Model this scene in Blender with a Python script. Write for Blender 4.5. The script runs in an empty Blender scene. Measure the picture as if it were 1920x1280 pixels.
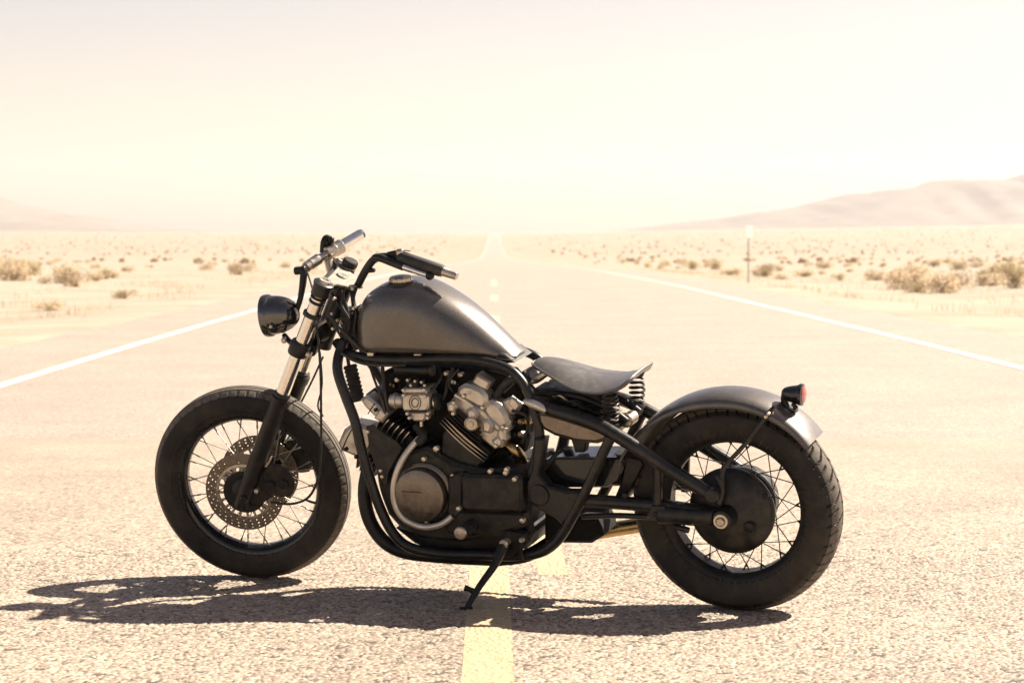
import bpy, bmesh, math, random
import numpy as np
from mathutils import Vector, Matrix, noise
R = math.radians
random.seed(7)
SC = bpy.context.scene
COL = SC.collection

# ------------------------------------------------------------------ camera
F_PX, CAM_H = 4431.0, 1.153
VPX, HOR = 925.0, 440.0
CYAW, CPIT = math.atan((960 - VPX) / F_PX), math.atan((640 - HOR) / F_PX)
cd = bpy.data.cameras.new('camera')
cam = bpy.data.objects.new('camera', cd); COL.objects.link(cam)
cd.sensor_width = 36.0; cd.lens = F_PX / 1920 * 36.0
cd.clip_start = .1; cd.clip_end = 30000
C_FW = Vector((math.sin(CYAW) * math.cos(CPIT), math.cos(CYAW) * math.cos(CPIT), -math.sin(CPIT)))
C_RT = Vector((math.cos(CYAW), -math.sin(CYAW), 0)); C_UP = C_RT.cross(C_FW)
C_POS = Vector((0, 0, CAM_H))
cam.matrix_world = Matrix.Translation(C_POS) @ Matrix((C_RT, C_UP, -C_FW)).transposed().to_4x4()
cd.dof.use_dof = True; cd.dof.focus_distance = 7.45; cd.dof.aperture_fstop = 7.0
SC.camera = cam

# ------------------------------------------------------------------ sky, sun, exposure
TO_SUN = Vector((.825, .425, 1.0)).normalized()
SUN_EL = math.asin(TO_SUN.z); SUN_AZ = math.atan2(TO_SUN.x, TO_SUN.y)
w = bpy.data.worlds.new('World'); SC.world = w; w.use_nodes = True
wn, wl = w.node_tree.nodes, w.node_tree.links
bg = wn['Background']; bg.inputs[1].default_value = .12
sky = wn.new('ShaderNodeTexSky'); sky.sky_type = 'NISHITA'; sky.sun_disc = False
sky.sun_elevation = SUN_EL; sky.sun_rotation = SUN_AZ
sky.altitude = 0; sky.air_density = .75; sky.dust_density = 1.0; sky.ozone_density = 1.0
tint = wn.new('ShaderNodeMix'); tint.data_type = 'RGBA'; tint.blend_type = 'MULTIPLY'
tint.inputs[0].default_value = 1.0; tint.inputs[7].default_value = (.62, .44, .342, 1)
wl.new(sky.outputs[0], tint.inputs[6]); wl.new(tint.outputs[2], bg.inputs[0])
sd = bpy.data.lights.new('sun', 'SUN'); sd.energy = 5.0; sd.angle = R(.53); sd.color = (1, .915, .785)
sun = bpy.data.objects.new('sun', sd); COL.objects.link(sun)
sun.rotation_euler = (-TO_SUN).to_track_quat('-Z', 'Y').to_euler()
SC.view_settings.view_transform = 'Standard'; SC.view_settings.look = 'None'
SC.view_settings.exposure = 1.5; SC.view_settings.gamma = 1.0
SC.view_settings.use_curve_mapping = False
SC.cycles.max_bounces = 8; SC.cycles.volume_bounces = 1
SC.cycles.use_denoising = True

# ------------------------------------------------------------------ helpers
def tag(o, label=None, cat=None, group=None, kind=None):
    for k, v in (('label', label), ('category', cat), ('group', group), ('kind', kind)):
        if v: o[k] = v
    return o

def mat(name, base, rough=.5, metal=0.0, spec=.5, var=0.0, vscale=30.0, bump=0.0, bscale=200.0,
        rvar=0.0, dust=None, dust_amt=0.0, dscale=6.0, coat=0.0, trans=0.0, coatr=.3):
    m = bpy.data.materials.new(name); m.use_nodes = True
    n, l = m.node_tree.nodes, m.node_tree.links
    p = n['Principled BSDF']
    p.inputs['Base Color'].default_value = (*base, 1); p.inputs['Roughness'].default_value = rough
    p.inputs['Metallic'].default_value = metal; p.inputs['Specular IOR Level'].default_value = spec
    p.inputs['Coat Weight'].default_value = coat; p.inputs['Coat Roughness'].default_value = coatr; p.inputs['Transmission Weight'].default_value = trans
    tc = n.new('ShaderNodeTexCoord')
    col = None
    if var:
        nz = n.new('ShaderNodeTexNoise'); nz.inputs['Scale'].default_value = vscale
        nz.inputs['Detail'].default_value = 5; nz.inputs['Roughness'].default_value = .65
        l.new(tc.outputs['Object'], nz.inputs['Vector'])
        r = n.new('ShaderNodeValToRGB'); e = r.color_ramp.elements
        e[0].position, e[1].position = .3, .7
        e[0].color = (*[c * (1 - var) for c in base], 1); e[1].color = (*[min(1, c * (1 + var)) for c in base], 1)
        l.new(nz.outputs['Fac'], r.inputs[0]); col = r.outputs[0]
        if rvar:
            mr = n.new('ShaderNodeMapRange')
            mr.inputs[3].default_value = max(.03, rough - rvar); mr.inputs[4].default_value = min(1, rough + rvar)
            mr.inputs[1].default_value = .3; mr.inputs[2].default_value = .7
            l.new(nz.outputs['Fac'], mr.inputs[0]); l.new(mr.outputs[0], p.inputs['Roughness'])
    if dust:
        nz = n.new('ShaderNodeTexNoise'); nz.inputs['Scale'].default_value = dscale
        nz.inputs['Detail'].default_value = 7; nz.inputs['Roughness'].default_value = .7
        l.new(tc.outputs['Object'], nz.inputs['Vector'])
        mr = n.new('ShaderNodeMapRange'); mr.inputs[1].default_value = .42; mr.inputs[2].default_value = .72
        mr.inputs[4].default_value = dust_amt
        l.new(nz.outputs['Fac'], mr.inputs[0])
        mx = n.new('ShaderNodeMix'); mx.data_type = 'RGBA'
        mx.inputs[6].default_value = (*base, 1); mx.inputs[7].default_value = (*dust, 1)
        l.new(mr.outputs[0], mx.inputs[0])
        if col: l.new(col, mx.inputs[6])
        col = mx.outputs[2]
    if col: l.new(col, p.inputs['Base Color'])
    if bump:
        nz = n.new('ShaderNodeTexNoise'); nz.inputs['Scale'].default_value = bscale; nz.inputs['Detail'].default_value = 3
        l.new(tc.outputs['Object'], nz.inputs['Vector'])
        b = n.new('ShaderNodeBump'); b.inputs['Strength'].default_value = bump; b.inputs['Distance'].default_value = .001
        l.new(nz.outputs['Fac'], b.inputs['Height']); l.new(b.outputs[0], p.inputs['Normal'])
    return m

DUST = (.30, .235, .17)
M = dict(
    plate=mat('plate_metal', (.22, .20, .17), .55, .8, var=.2, vscale=60, rvar=.1),
    tread=mat('dusty_sunlit_tread', (.115, .098, .08), .8, 0, .3, var=.3, vscale=60, bump=.3, bscale=260),
    tank=mat('tank_metal', (.088, .075, .063), .34, .42, dust=(.20, .17, .135), dust_amt=.30, dscale=13, var=.35, vscale=260, rvar=.05, bump=.14, bscale=500, coat=1.0, coatr=.21),
    fender=mat('fender_metal', (.078, .070, .063), .40, .44, var=.15, vscale=180, rvar=.05, dust=DUST, dust_amt=.25, dscale=14, coat=.7, coatr=.27),
    frame=mat('frame_paint', (.010, .0097, .0097), .34, 0, .38, var=.3, vscale=60, rvar=.10, dust=DUST, dust_amt=.09, dscale=11),
    black=mat('satin_black', (.008, .0077, .0077), .45, 0, .34, var=.3, vscale=80, rvar=.12, dust=DUST, dust_amt=.07, dscale=17),
    case=mat('case_paint', (.011, .0102, .0098), .44, 0, .36, var=.35, vscale=45, rvar=.12, dust=DUST, dust_amt=.13, dscale=20, bump=.2, bscale=300),
    gloss=mat('gloss_black', (.012, .012, .012), .14, 0, .6, var=.3, vscale=20, rvar=.06),
    lamp=mat('black_chrome', (.13, .125, .12), .13, .9, .6, var=.2, vscale=20, rvar=.05),
    rough_black=mat('rough_black_finish', (.014, .013, .012), .85, 0, .2, var=.3, vscale=40),  # rough black without a glossy finish
    spoke=mat('spoke_wire', (.26, .225, .185), .5, .5, var=.2, vscale=60),
    chrome=mat('chrome', (.78, .74, .68), .10, 1.0, var=.06, vscale=50, rvar=.05),
    alu=mat('cast_aluminium', (.66, .60, .52), .36, .62, var=.2, vscale=55, rvar=.12, dust=(.14, .105, .07), dust_amt=.5, dscale=28, bump=.35, bscale=420),
    steel=mat('worn_steel', (.50, .45, .38), .34, 1.0, var=.25, vscale=70, rvar=.12, dust=(.16, .10, .06), dust_amt=.5, dscale=40),
    disc=mat('disc_steel', (.26, .225, .19), .42, 1.0, var=.3, vscale=60, rvar=.1, dust=(.13, .085, .055), dust_amt=.6, dscale=30),
    zinc=mat('bolt_zinc', (.62, .55, .43), .32, .7, var=.2, vscale=150),
    cover=mat('cover_metal', (.23, .195, .16), .44, 1.0, var=.25, vscale=60, rvar=.12, dust=(.12, .085, .055), dust_amt=.5, dscale=24, bump=.2, bscale=300),
    tyre=mat('tyre_rubber', (.015, .014, .013), .68, 0, .3, var=.25, vscale=40, rvar=.1, dust=(.15, .115, .078), dust_amt=.32, dscale=5, bump=.3, bscale=260),
    rubber=mat('rubber', (.02, .02, .02), .6, 0, .4, var=.2, vscale=50, dust=DUST, dust_amt=.14, dscale=18),
    leather=mat('leather', (.066, .059, .053), .36, 0, .8, coat=.3, coatr=.4, var=.25, vscale=30, rvar=.08, dust=DUST, dust_amt=.12, dscale=10, bump=.35, bscale=320),
    golden_brown=mat('golden_brown_steel', (.38, .27, .13), .28, 1.0, var=.3, vscale=14, rvar=.1),
    redlens=mat('red_lens', (.27, .028, .022), .18, 0, .6, coat=.6),
    glass=mat('lamp_glass', (.85, .86, .85), .08, 0, .5, trans=.85),
    white=mat('marker_white', (.60, .575, .53), .55, var=.06, vscale=12),
    wood=mat('post_grey', (.62, .54, .48), .7, var=.2, vscale=10),
    fin=mat('fin_edge', (.60, .55, .48), .35, 1.0, var=.1, vscale=80),
)

def frame_of(axis):
    a = Vector(axis).normalized()
    u = a.orthogonal().normalized()
    return a, u, a.cross(u)

class MB:
    def __init__(s): s.v, s.f = [], []
    def add(s, vs, fs):
        k = len(s.v); s.v += [Vector(x) for x in vs]; s.f += [tuple(i + k for i in f) for f in fs]; return s
    def rings(s, rings, closed=True, cap0=False, cap1=False, loop=False):
        n = len(rings[0]); vs = [p for r in rings for p in r]; fs = []
        m = len(rings)
        for i in range(m if loop else m - 1):
            a, b = i * n, ((i + 1) % m) * n
            for j in range(n if closed else n - 1):
                k = (j + 1) % n
                fs.append((a + j, a + k, b + k, b + j))
        if cap0: fs.append(tuple(reversed(range(n))))
        if cap1: fs.append(tuple(range((m - 1) * n, m * n)))
        return s.add(vs, fs)
    def tube(s, pts, r, n=12, sub=5, caps=True, smooth=True, loop=False):
        pts = [Vector(p) for p in pts]
        rr = list(r) if isinstance(r, (list, tuple)) else [r] * len(pts)
        if smooth and len(pts) > 2:
            q, q2 = [], []
            N = len(pts)
            for i in range(N - 1):
                p0, p1, p2, p3 = pts[max(0, i - 1)], pts[i], pts[i + 1], pts[min(N - 1, i + 2)]
                for k in range(sub):
                    t = k / sub
                    q.append(.5 * ((2 * p1) + (p2 - p0) * t + (2 * p0 - 5 * p1 + 4 * p2 - p3) * t * t + (3 * p1 - p0 - 3 * p2 + p3) * t ** 3))
                    q2.append(rr[i] + (rr[i + 1] - rr[i]) * t)
            q.append(pts[-1]); q2.append(rr[-1]); pts, rr = q, q2
        rings = []; u = None
        for i, p in enumerate(pts):
            t = (pts[min(i + 1, len(pts) - 1)] - pts[max(i - 1, 0)])
            if t.length < 1e-9: t = Vector((0, 0, 1))
            t.normalize()
            if u is None: u = t.orthogonal().normalized()
            u = (u - t * u.dot(t)).normalized(); v = t.cross(u)
            rings.append([p + (u * math.cos(2 * math.pi * j / n) + v * math.sin(2 * math.pi * j / n)) * rr[i] for j in range(n)])
        return s.rings(rings, True, caps, caps)
    def lathe(s, o, axis, prof, n=32, cap=True, u0=None):
        a, u, v = frame_of(axis); o = Vector(o)
        rings = [[o + a * t + (u * math.cos(2 * math.pi * j / n) + v * math.sin(2 * math.pi * j / n)) * r for j in range(n)] for r, t in prof]
        return s.rings(rings, True, cap, cap)
    def cyl(s, a, b, r, n=20, bev=.0):
        a, b = Vector(a), Vector(b); L = (b - a).length
        if bev: pr = [(r - bev, 0), (r, bev), (r, L - bev), (r - bev, L)]
        else: pr = [(r, 0), (r, L)]
        return s.lathe(a, b - a, pr, n)
    def box(s, c, X, Y, Z, hx, hy, hz, b=.004):
        c = Vector(c); X, Y, Z = (Vector(q).normalized() for q in (X, Y, Z))
        b = min(b, hx * .8, hy * .8, hz * .8)
        vs, idx = [], {}
        for sx in (-1, 1):
            for sy in (-1, 1):
                for sz in (-1, 1):
                    for k in range(3):
                        h = [hx - b, hy - b, hz - b]; h[k] += b
                        idx[(sx, sy, sz, k)] = len(vs)
                        vs.append(c + X * sx * h[0] + Y * sy * h[1] + Z * sz * h[2])
        fs = []
        for k in range(3):
            i, j = (k + 1) % 3, (k + 2) % 3
            for sg in (-1, 1):
                q = []
                for a_, b_ in ((-1, -1), (1, -1), (1, 1), (-1, 1)):
                    t = [0, 0, 0]; t[k] = sg; t[i] = a_; t[j] = b_; q.append(idx[(*t, k)])
                fs.append(tuple(q if sg > 0 else reversed(q)))
            for a_ in (-1, 1):
                for b_ in (-1, 1):
                    t = [0, 0, 0]; t[i] = a_; t[j] = b_
                    lo, hi = t[:], t[:]; lo[k] = -1; hi[k] = 1
                    fs.append((idx[(*lo, i)], idx[(*hi, i)], idx[(*hi, j)], idx[(*lo, j)]))
        for sx in (-1, 1):
            for sy in (-1, 1):
                for sz in (-1, 1): fs.append(tuple(idx[(sx, sy, sz, k)] for k in range(3)))
        return s.add(vs, fs)
    def prism(s, poly, dvec, b=.004, both=True):
        """closed outline (3-D, planar) extruded along dvec with chamfered rims"""
        poly = [Vector(p) for p in poly]; n = len(poly); d = Vector(dvec); L = d.length; dn = d / L
        area = sum((poly[i].cross(poly[(i + 1) % n])).dot(dn) for i in range(n))
        if area < 0: poly.reverse()
        ins = []
        for i in range(n):
            e0 = (poly[i] - poly[i - 1]).normalized(); e1 = (poly[(i + 1) % n] - poly[i]).normalized()
            n0, n1 = dn.cross(e0), dn.cross(e1); m = (n0 + n1)
            if m.length < 1e-6: m = n0
            m.normalize(); k = 1 / max(.45, m.dot(n0)); ins.append(poly[i] + m * b * k)
        rings = [ins, [p + dn * b for p in poly], [p + dn * (L - b) for p in poly], [p + d for p in ins]]
        return s.rings(rings, True, True, True)
    def ball(s, c, r, n=14, sx=1, sy=1, sz=1):
        c = Vector(c); rings = []
        for i in range(1, n // 2 + 1):
            th = math.pi * i / (n // 2 + 1)
            rings.append([c + Vector((math.sin(th) * math.cos(2 * math.pi * j / n) * sx, math.sin(th) * math.sin(2 * math.pi * j / n) * sy, math.cos(th) * sz)) * r for j in range(n)])
        return s.rings(rings, True, True, True)
    def build(s, name, m, parent=None, sharp=35, centre=True, face2=None, crown_r=None):
        me = bpy.data.meshes.new(name)
        o = bpy.data.objects.new(name, me)
        off = ORIGIN.get(parent.name, Vector()) if parent else Vector()
        c = Vector()
        if centre and s.v:
            lo = Vector([min(v[i] for v in s.v) for i in range(3)]); hi = Vector([max(v[i] for v in s.v) for i in range(3)])
            c = (lo + hi) / 2
        me.from_pydata([v - c for v in s.v], [], s.f)
        bm = bmesh.new(); bm.from_mesh(me); bmesh.ops.recalc_face_normals(bm, faces=bm.faces); bm.to_mesh(me); bm.free()
        me.polygons.foreach_set('use_smooth', [True] * len(me.polygons))
        me.set_sharp_from_angle(angle=R(sharp))
        me.materials.append(m if not isinstance(m, str) else M[m])
        if crown_r:                                     # paler tread: dust, with its sunlit tone put into the colour
            me.materials.append(M['tread'])
            for pg in me.polygons:
                if math.hypot(pg.center.x, pg.center.z) > crown_r: pg.material_index = 1
        if face2:                                       # bare machined outer edge on a painted casting
            me.materials.append(M[face2])
            for pg in me.polygons:
                if pg.normal.y > .6: pg.material_index = 1
        COL.objects.link(o)
        if parent: o.parent = parent
        o.location = c - off; ORIGIN[o.name] = c
        return o
ORIGIN = {}

def smoothstep(a, b, x):
    t = min(1, max(0, (x - a) / (b - a))); return t * t * (3 - 2 * t)
def interp(pts, x):
    if x <= pts[0][0]: return pts[0][1]
    for (x0, y0), (x1, y1) in zip(pts, pts[1:]):
        if x <= x1:
            t = (x - x0) / (x1 - x0); return y0 + (y1 - y0) * t
    return pts[-1][1]

# ------------------------------------------------------------------ the desert and the road
PROF = [(-400, 0), (25, 0), (57, -.10), (100, -.38), (167, -1.05), (255, -2.0), (400, -3.4), (574, -4.9), (800, -6.5),
        (1000, -6.9), (1250, -6.1), (1547, -4.5), (2000, -2.0), (2500, .4), (4000, 3.2), (7000, 6.5), (9000, 8.0)]
def prof(y):
    h = max(4.0, abs(y) * .06)
    return (interp(PROF, y - h) + 2 * interp(PROF, y) + interp(PROF, y + h)) / 4
XL, XR = -3.77, 4.57          # the painted edge lines
ROAD_L, ROAD_R = -5.0, 5.9    # the asphalt
def terrain(x, y):
    z = prof(y)
    d = max(0, ROAD_L - x, x - ROAD_R)
    z -= .05 * smoothstep(-.3, .6, d) + .12 * smoothstep(.8, 4, d)
    k = smoothstep(1, 14, d)
    z += k * (.16 * noise.noise(Vector((x * .11, y * .05, 3))) + .10 * noise.noise(Vector((x * .3, y * .2, 9))))
    z += smoothstep(500, 3000, y) * (max(0, x - 60) * .017 + max(0, -x - 200) * .004)
    return z
def nodes(m): return m.node_tree.nodes, m.node_tree.links
def asphalt_mat():
    m = bpy.data.materials.new('asphalt'); m.use_nodes = True; n, l = nodes(m); p = n['Principled BSDF']
    p.inputs['Roughness'].default_value = .58; p.inputs['Specular IOR Level'].default_value = .5
    tc = n.new('ShaderNodeTexCoord')
    def vor(scale, feat='F1'):
        v = n.new('ShaderNodeTexVoronoi'); v.feature = feat; v.inputs['Scale'].default_value = scale
        l.new(tc.outputs['Object'], v.inputs['Vector']); return v
    def noi(scale, det=4, ro=.6):
        v = n.new('ShaderNodeTexNoise'); v.inputs['Scale'].default_value = scale; v.inputs['Detail'].default_value = det
        v.inputs['Roughness'].default_value = ro; l.new(tc.outputs['Object'], v.inputs['Vector']); return v
    def ramp(src, stops):
        r = n.new('ShaderNodeValToRGB'); e = r.color_ramp.elements
        while len(e) < len(stops): e.new(.5)
        for q, (pos, c) in zip(e, stops): q.position = pos; q.color = (*c, 1)
        l.new(src, r.inputs[0]); return r.outputs[0]
    def mix(f, a, b, t='MIX'):
        x = n.new('ShaderNodeMix'); x.data_type = 'RGBA'; x.blend_type = t
        for i, s_ in ((0, f), (6, a), (7, b)):
            if isinstance(s_, (int, float)): x.inputs[i].default_value = s_
            elif isinstance(s_, tuple): x.inputs[i].default_value = (*s_, 1)
            else: l.new(s_, x.inputs[i])
        return x.outputs[2]
    st = vor(66); ed = vor(66, 'DISTANCE_TO_EDGE')
    sep = n.new('ShaderNodeSeparateColor'); l.new(st.outputs['Color'], sep.inputs[0])
    stone = ramp(sep.outputs[0], [(0, (.215, .176, .142)), (.3, (.295, .246, .199)), (.65, (.365, .305, .247)), (1, (.46, .39, .32))])
    fine = noi(160, 3, .7)
    tar = ramp(ed.outputs['Distance'], [(0, (1, 1, 1)), (.10, (0, 0, 0))])
    pit = noi(48, 4, .72)
    pitm = ramp(pit.outputs['Fac'], [(.36, (1, 1, 1)), (.46, (0, 0, 0))])
    c = mix(tar, stone, (.25, .208, .168))
    c = mix(pitm, c, (.16, .131, .108))
    big = noi(.8, 5, .6)
    c = mix(1.0, c, ramp(big.outputs['Fac'], [(.3, (.90, .89, .88)), (.7, (1.08, 1.07, 1.05))]), 'MULTIPLY')
    l.new(c, p.inputs['Base Color'])
    # height: stones proud, pits sunk
    a1 = n.new('ShaderNodeMath'); a1.operation = 'MULTIPLY_ADD'
    l.new(ed.outputs['Distance'], a1.inputs[0]); a1.inputs[1].default_value = 1.1; l.new(fine.outputs['Fac'], a1.inputs[2])
    a2 = n.new('ShaderNodeMath'); a2.operation = 'MULTIPLY_ADD'
    l.new(pit.outputs['Fac'], a2.inputs[0]); a2.inputs[1].default_value = 2.2; l.new(a1.outputs[0], a2.inputs[2])
    b = n.new('ShaderNodeBump'); b.inputs['Strength'].default_value = .55; b.inputs['Distance'].default_value = .005
    l.new(a2.outputs[0], b.inputs['Height']); l.new(b.outputs[0], p.inputs['Normal'])
    return m
def paint_mat(name, base, worn):
    m = bpy.data.materials.new(name); m.use_nodes = True; n, l = nodes(m); p = n['Principled BSDF']
    p.inputs['Roughness'].default_value = .6
    tc = n.new('ShaderNodeTexCoord')
    a = n.new('ShaderNodeTexNoise'); a.inputs['Scale'].default_value = 55; a.inputs['Detail'].default_value = 6; a.inputs['Roughness'].default_value = .7
    l.new(tc.outputs['Object'], a.inputs['Vector'])
    r = n.new('ShaderNodeValToRGB'); e = r.color_ramp.elements
    e[0].position, e[1].position = .30, .44; e[0].color = (*worn, 1); e[1].color = (*base, 1)
    l.new(a.outputs['Fac'], r.inputs[0]); l.new(r.outputs[0], p.inputs['Base Color'])
    b = n.new('ShaderNodeBump'); b.inputs['Strength'].default_value = .5; b.inputs['Distance'].default_value = .004
    l.new(a.outputs['Fac'], b.inputs['Height']); l.new(b.outputs[0], p.inputs['Normal'])
    return m
def sand_mat():
    m = bpy.data.materials.new('sand'); m.use_nodes = True; n, l = nodes(m); p = n['Principled BSDF']
    p.inputs['Roughness'].default_value = .9; p.inputs['Specular IOR Level'].default_value = .2
    tc = n.new('ShaderNodeTexCoord'); geo = n.new('ShaderNodeNewGeometry')
    def noi(scale, det=5):
        v = n.new('ShaderNodeTexNoise'); v.inputs['Scale'].default_value = scale; v.inputs['Detail'].default_value = det
        l.new(geo.outputs['Position'], v.inputs['Vector']); return v.outputs['Fac']
    r = n.new('ShaderNodeValToRGB'); e = r.color_ramp.elements
    e[0].position, e[1].position = .36, .64; e[0].color = (.27, .22, .165, 1); e[1].color = (.34, .285, .22, 1)
    l.new(noi(.35), r.inputs[0])
    # low scrub too far away to tell apart tints the plain
    r2 = n.new('ShaderNodeValToRGB'); e = r2.color_ramp.elements
    e[0].position, e[1].position = .50, .60; e[0].color = (0, 0, 0, 1); e[1].color = (1, 1, 1, 1)
    l.new(noi(.12, 6), r2.inputs[0])
    sx = n.new('ShaderNodeSeparateXYZ'); l.new(geo.outputs['Position'], sx.inputs[0])
    mr = n.new('ShaderNodeMapRange'); mr.inputs[1].default_value = 250; mr.inputs[2].default_value = 1200; mr.inputs[4].default_value = .8
    l.new(sx.outputs[1], mr.inputs[0])
    mu = n.new('ShaderNodeMath'); mu.operation = 'MULTIPLY'; l.new(mr.outputs[0], mu.inputs[0]); l.new(r2.outputs[0], mu.inputs[1])
    mx = n.new('ShaderNodeMix'); mx.data_type = 'RGBA'; l.new(mu.outputs[0], mx.inputs[0]); l.new(r.outputs[0], mx.inputs[6])
    mx.inputs[7].default_value = (.19, .14, .085, 1)
    l.new(mx.outputs[2], p.inputs['Base Color'])
    b = n.new('ShaderNodeBump'); b.inputs['Strength'].default_value = .5; b.inputs['Distance'].default_value = .05
    l.new(noi(6), b.inputs['Height']); l.new(b.outputs[0], p.inputs['Normal'])
    return m
def hill_mat():
    m = mat('hill_rock', (.155, .128, .098), .9, spec=.2, var=.25, vscale=.006)
    return m
def chipseal_mat():
    m = bpy.data.materials.new('chipseal'); m.use_nodes = True; n, l = nodes(m); p = n['Principled BSDF']
    p.inputs['Roughness'].default_value = .62; p.inputs['Specular IOR Level'].default_value = .4
    at = n.new('ShaderNodeAttribute'); at.attribute_name = 'tone'; a2 = n.new('ShaderNodeAttribute'); a2.attribute_name = 'stand'
    r = n.new('ShaderNodeValToRGB'); e = r.color_ramp.elements
    while len(e) < 5: e.new(.5)
    for q, (pos, c) in zip(e, [(0, (.085, .068, .054)), (.2, (.225, .179, .138)), (.5, (.305, .247, .191)), (.8, (.38, .31, .24)), (1, (.53, .44, .345))]): q.position = pos; q.color = (*c, 1)
    l.new(at.outputs['Fac'], r.inputs[0])
    b = n.new('ShaderNodeValToRGB'); e = b.color_ramp.elements
    e[0].position, e[1].position = .12, .34; e[0].color = (0, 0, 0, 1); e[1].color = (1, 1, 1, 1); l.new(a2.outputs['Fac'], b.inputs[0])
    mx = n.new('ShaderNodeMix'); mx.data_type = 'RGBA'; l.new(b.outputs[0], mx.inputs[0]); mx.inputs[6].default_value = (.085, .068, .055, 1); l.new(r.outputs[0], mx.inputs[7])
    tc = n.new('ShaderNodeTexCoord'); nz = n.new('ShaderNodeTexNoise'); nz.inputs['Scale'].default_value = 1.3; nz.inputs['Detail'].default_value = 6; l.new(tc.outputs['Object'], nz.inputs['Vector'])
    r3 = n.new('ShaderNodeValToRGB'); e = r3.color_ramp.elements; e[0].position, e[1].position = .3, .7; e[0].color = (.86, .85, .84, 1); e[1].color = (1.1, 1.09, 1.07, 1); l.new(nz.outputs['Fac'], r3.inputs[0])
    m2 = n.new('ShaderNodeMix'); m2.data_type = 'RGBA'; m2.blend_type = 'MULTIPLY'; m2.inputs[0].default_value = 1; l.new(mx.outputs[2], m2.inputs[6]); l.new(r3.outputs[0], m2.inputs[7])
    l.new(m2.outputs[2], p.inputs['Base Color'])
    fn = n.new('ShaderNodeTexNoise'); fn.inputs['Scale'].default_value = 420; fn.inputs['Detail'].default_value = 3; l.new(tc.outputs['Object'], fn.inputs['Vector'])
    bp = n.new('ShaderNodeBump'); bp.inputs['Strength'].default_value = .5; bp.inputs['Distance'].default_value = .0012; l.new(fn.outputs['Fac'], bp.inputs['Height']); l.new(bp.outputs[0], p.inputs['Normal'])
    return m
M['chipseal'] = chipseal_mat()
M['asphalt'] = asphalt_mat(); M['sand'] = sand_mat(); M['hill'] = hill_mat()
M['faded'] = paint_mat('faded_yellow_paint', (.41, .355, .265), (.33, .275, .215))
M['yellow'] = paint_mat('yellow_line_paint', (.42, .32, .19), (.27, .215, .145))
M['whiteline'] = paint_mat('white_line_paint', (.60, .55, .47), (.34, .285, .225))

def ys_list(y0, y1, near=.5, g=1.045):
    a = []; y = y0
    while y < y1:
        a.append(y); y += near if y < 30 else (y * (g - 1))
    a.append(y1); return a
ground = MB()
xs = []
x = 0
for d in [0, .4, .8, 1.3, 2, 3, 4, 5, 6.5, 8, 10, 12.5, 15, 18, 22, 27, 33, 40, 50, 65, 85, 110, 150, 200, 280, 400, 560, 800, 1150, 1700, 2500, 3300]:
    xs.append(d)
XS = [ROAD_L - d for d in reversed(xs)] + [ROAD_L + .3, -2, 0, 2, ROAD_R - .3] + [ROAD_R + d for d in xs]
YS = [-300, -150, -80, -40] + ys_list(-20, 9200, 2.0, 1.04)
rows = []
for y in YS:
    rows.append([Vector((x, y, terrain(x, y) - (.06 if ROAD_L - .2 < x < ROAD_R + .2 else 0))) for x in XS])
ground.rings(rows, closed=False)
tag(ground.build('ground', 'sand', sharp=80), kind='structure')
def strip(name, x0, x1, y0, y1, dz, m, step=1.0, wob=0.0):
    b = MB(); rows = []
    for y in ys_list(y0, y1, step, 1.035):
        e = wob * noise.noise(Vector((x0 * 3, y * .7, 1))); e2 = wob * noise.noise(Vector((x1 * 3, y * .7, 5)))
        z = prof(y) + dz
        rows.append([Vector((x0 + e, y, z)), Vector((x1 + e2, y, z))])
    b.rings(rows, closed=False)
    return tag(b.build(name, m, sharp=80, centre=False), kind='structure')
def _hash(i, j, k):
    h = (i * 374761393 + j * 668265263 + k * 1274126177) & 0xffffffff
    h = ((h ^ (h >> 13)) * 1274126177) & 0xffffffff
    return ((h ^ (h >> 16)) & 0xffff) / 65535.0
def relief(x, y, c=.0096, amp=.0050):
    """worn chip-seal: rounded stones standing out of the binder, some lost"""
    ix, iy = np.floor(x / c).astype(np.int64), np.floor(y / c).astype(np.int64)
    best = np.zeros_like(x); tone = np.full_like(x, .15)
    for di in (-1, 0, 1):
        for dj in (-1, 0, 1):
            i, j = ix + di, iy + dj
            px, py = (i + _hash(i, j, 1)) * c, (j + _hash(i, j, 2)) * c
            rr = c * (.50 + .42 * _hash(i, j, 3)); st = .75 + .5 * _hash(i, j, 6)
            d2 = ((x - px) / (rr * st)) ** 2 + ((y - py) * st / rr) ** 2
            big = np.sin(i * c * 21 + 2 * np.sin(j * c * 17)) * np.sin(j * c * 26 + 1.7 * np.sin(i * c * 13))
            hg = .42 + .58 * _hash(i, j, 4); hg = np.where((_hash(i, j, 5) < .14) | (big > .88), .12, hg)
            v = hg * np.clip(1 - d2 * d2, 0, 1) ** .7
            m = v > best; best = np.where(m, v, best); tone = np.where(m, _hash(i, j, 7), tone)
    return best * amp, tone, best
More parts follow.
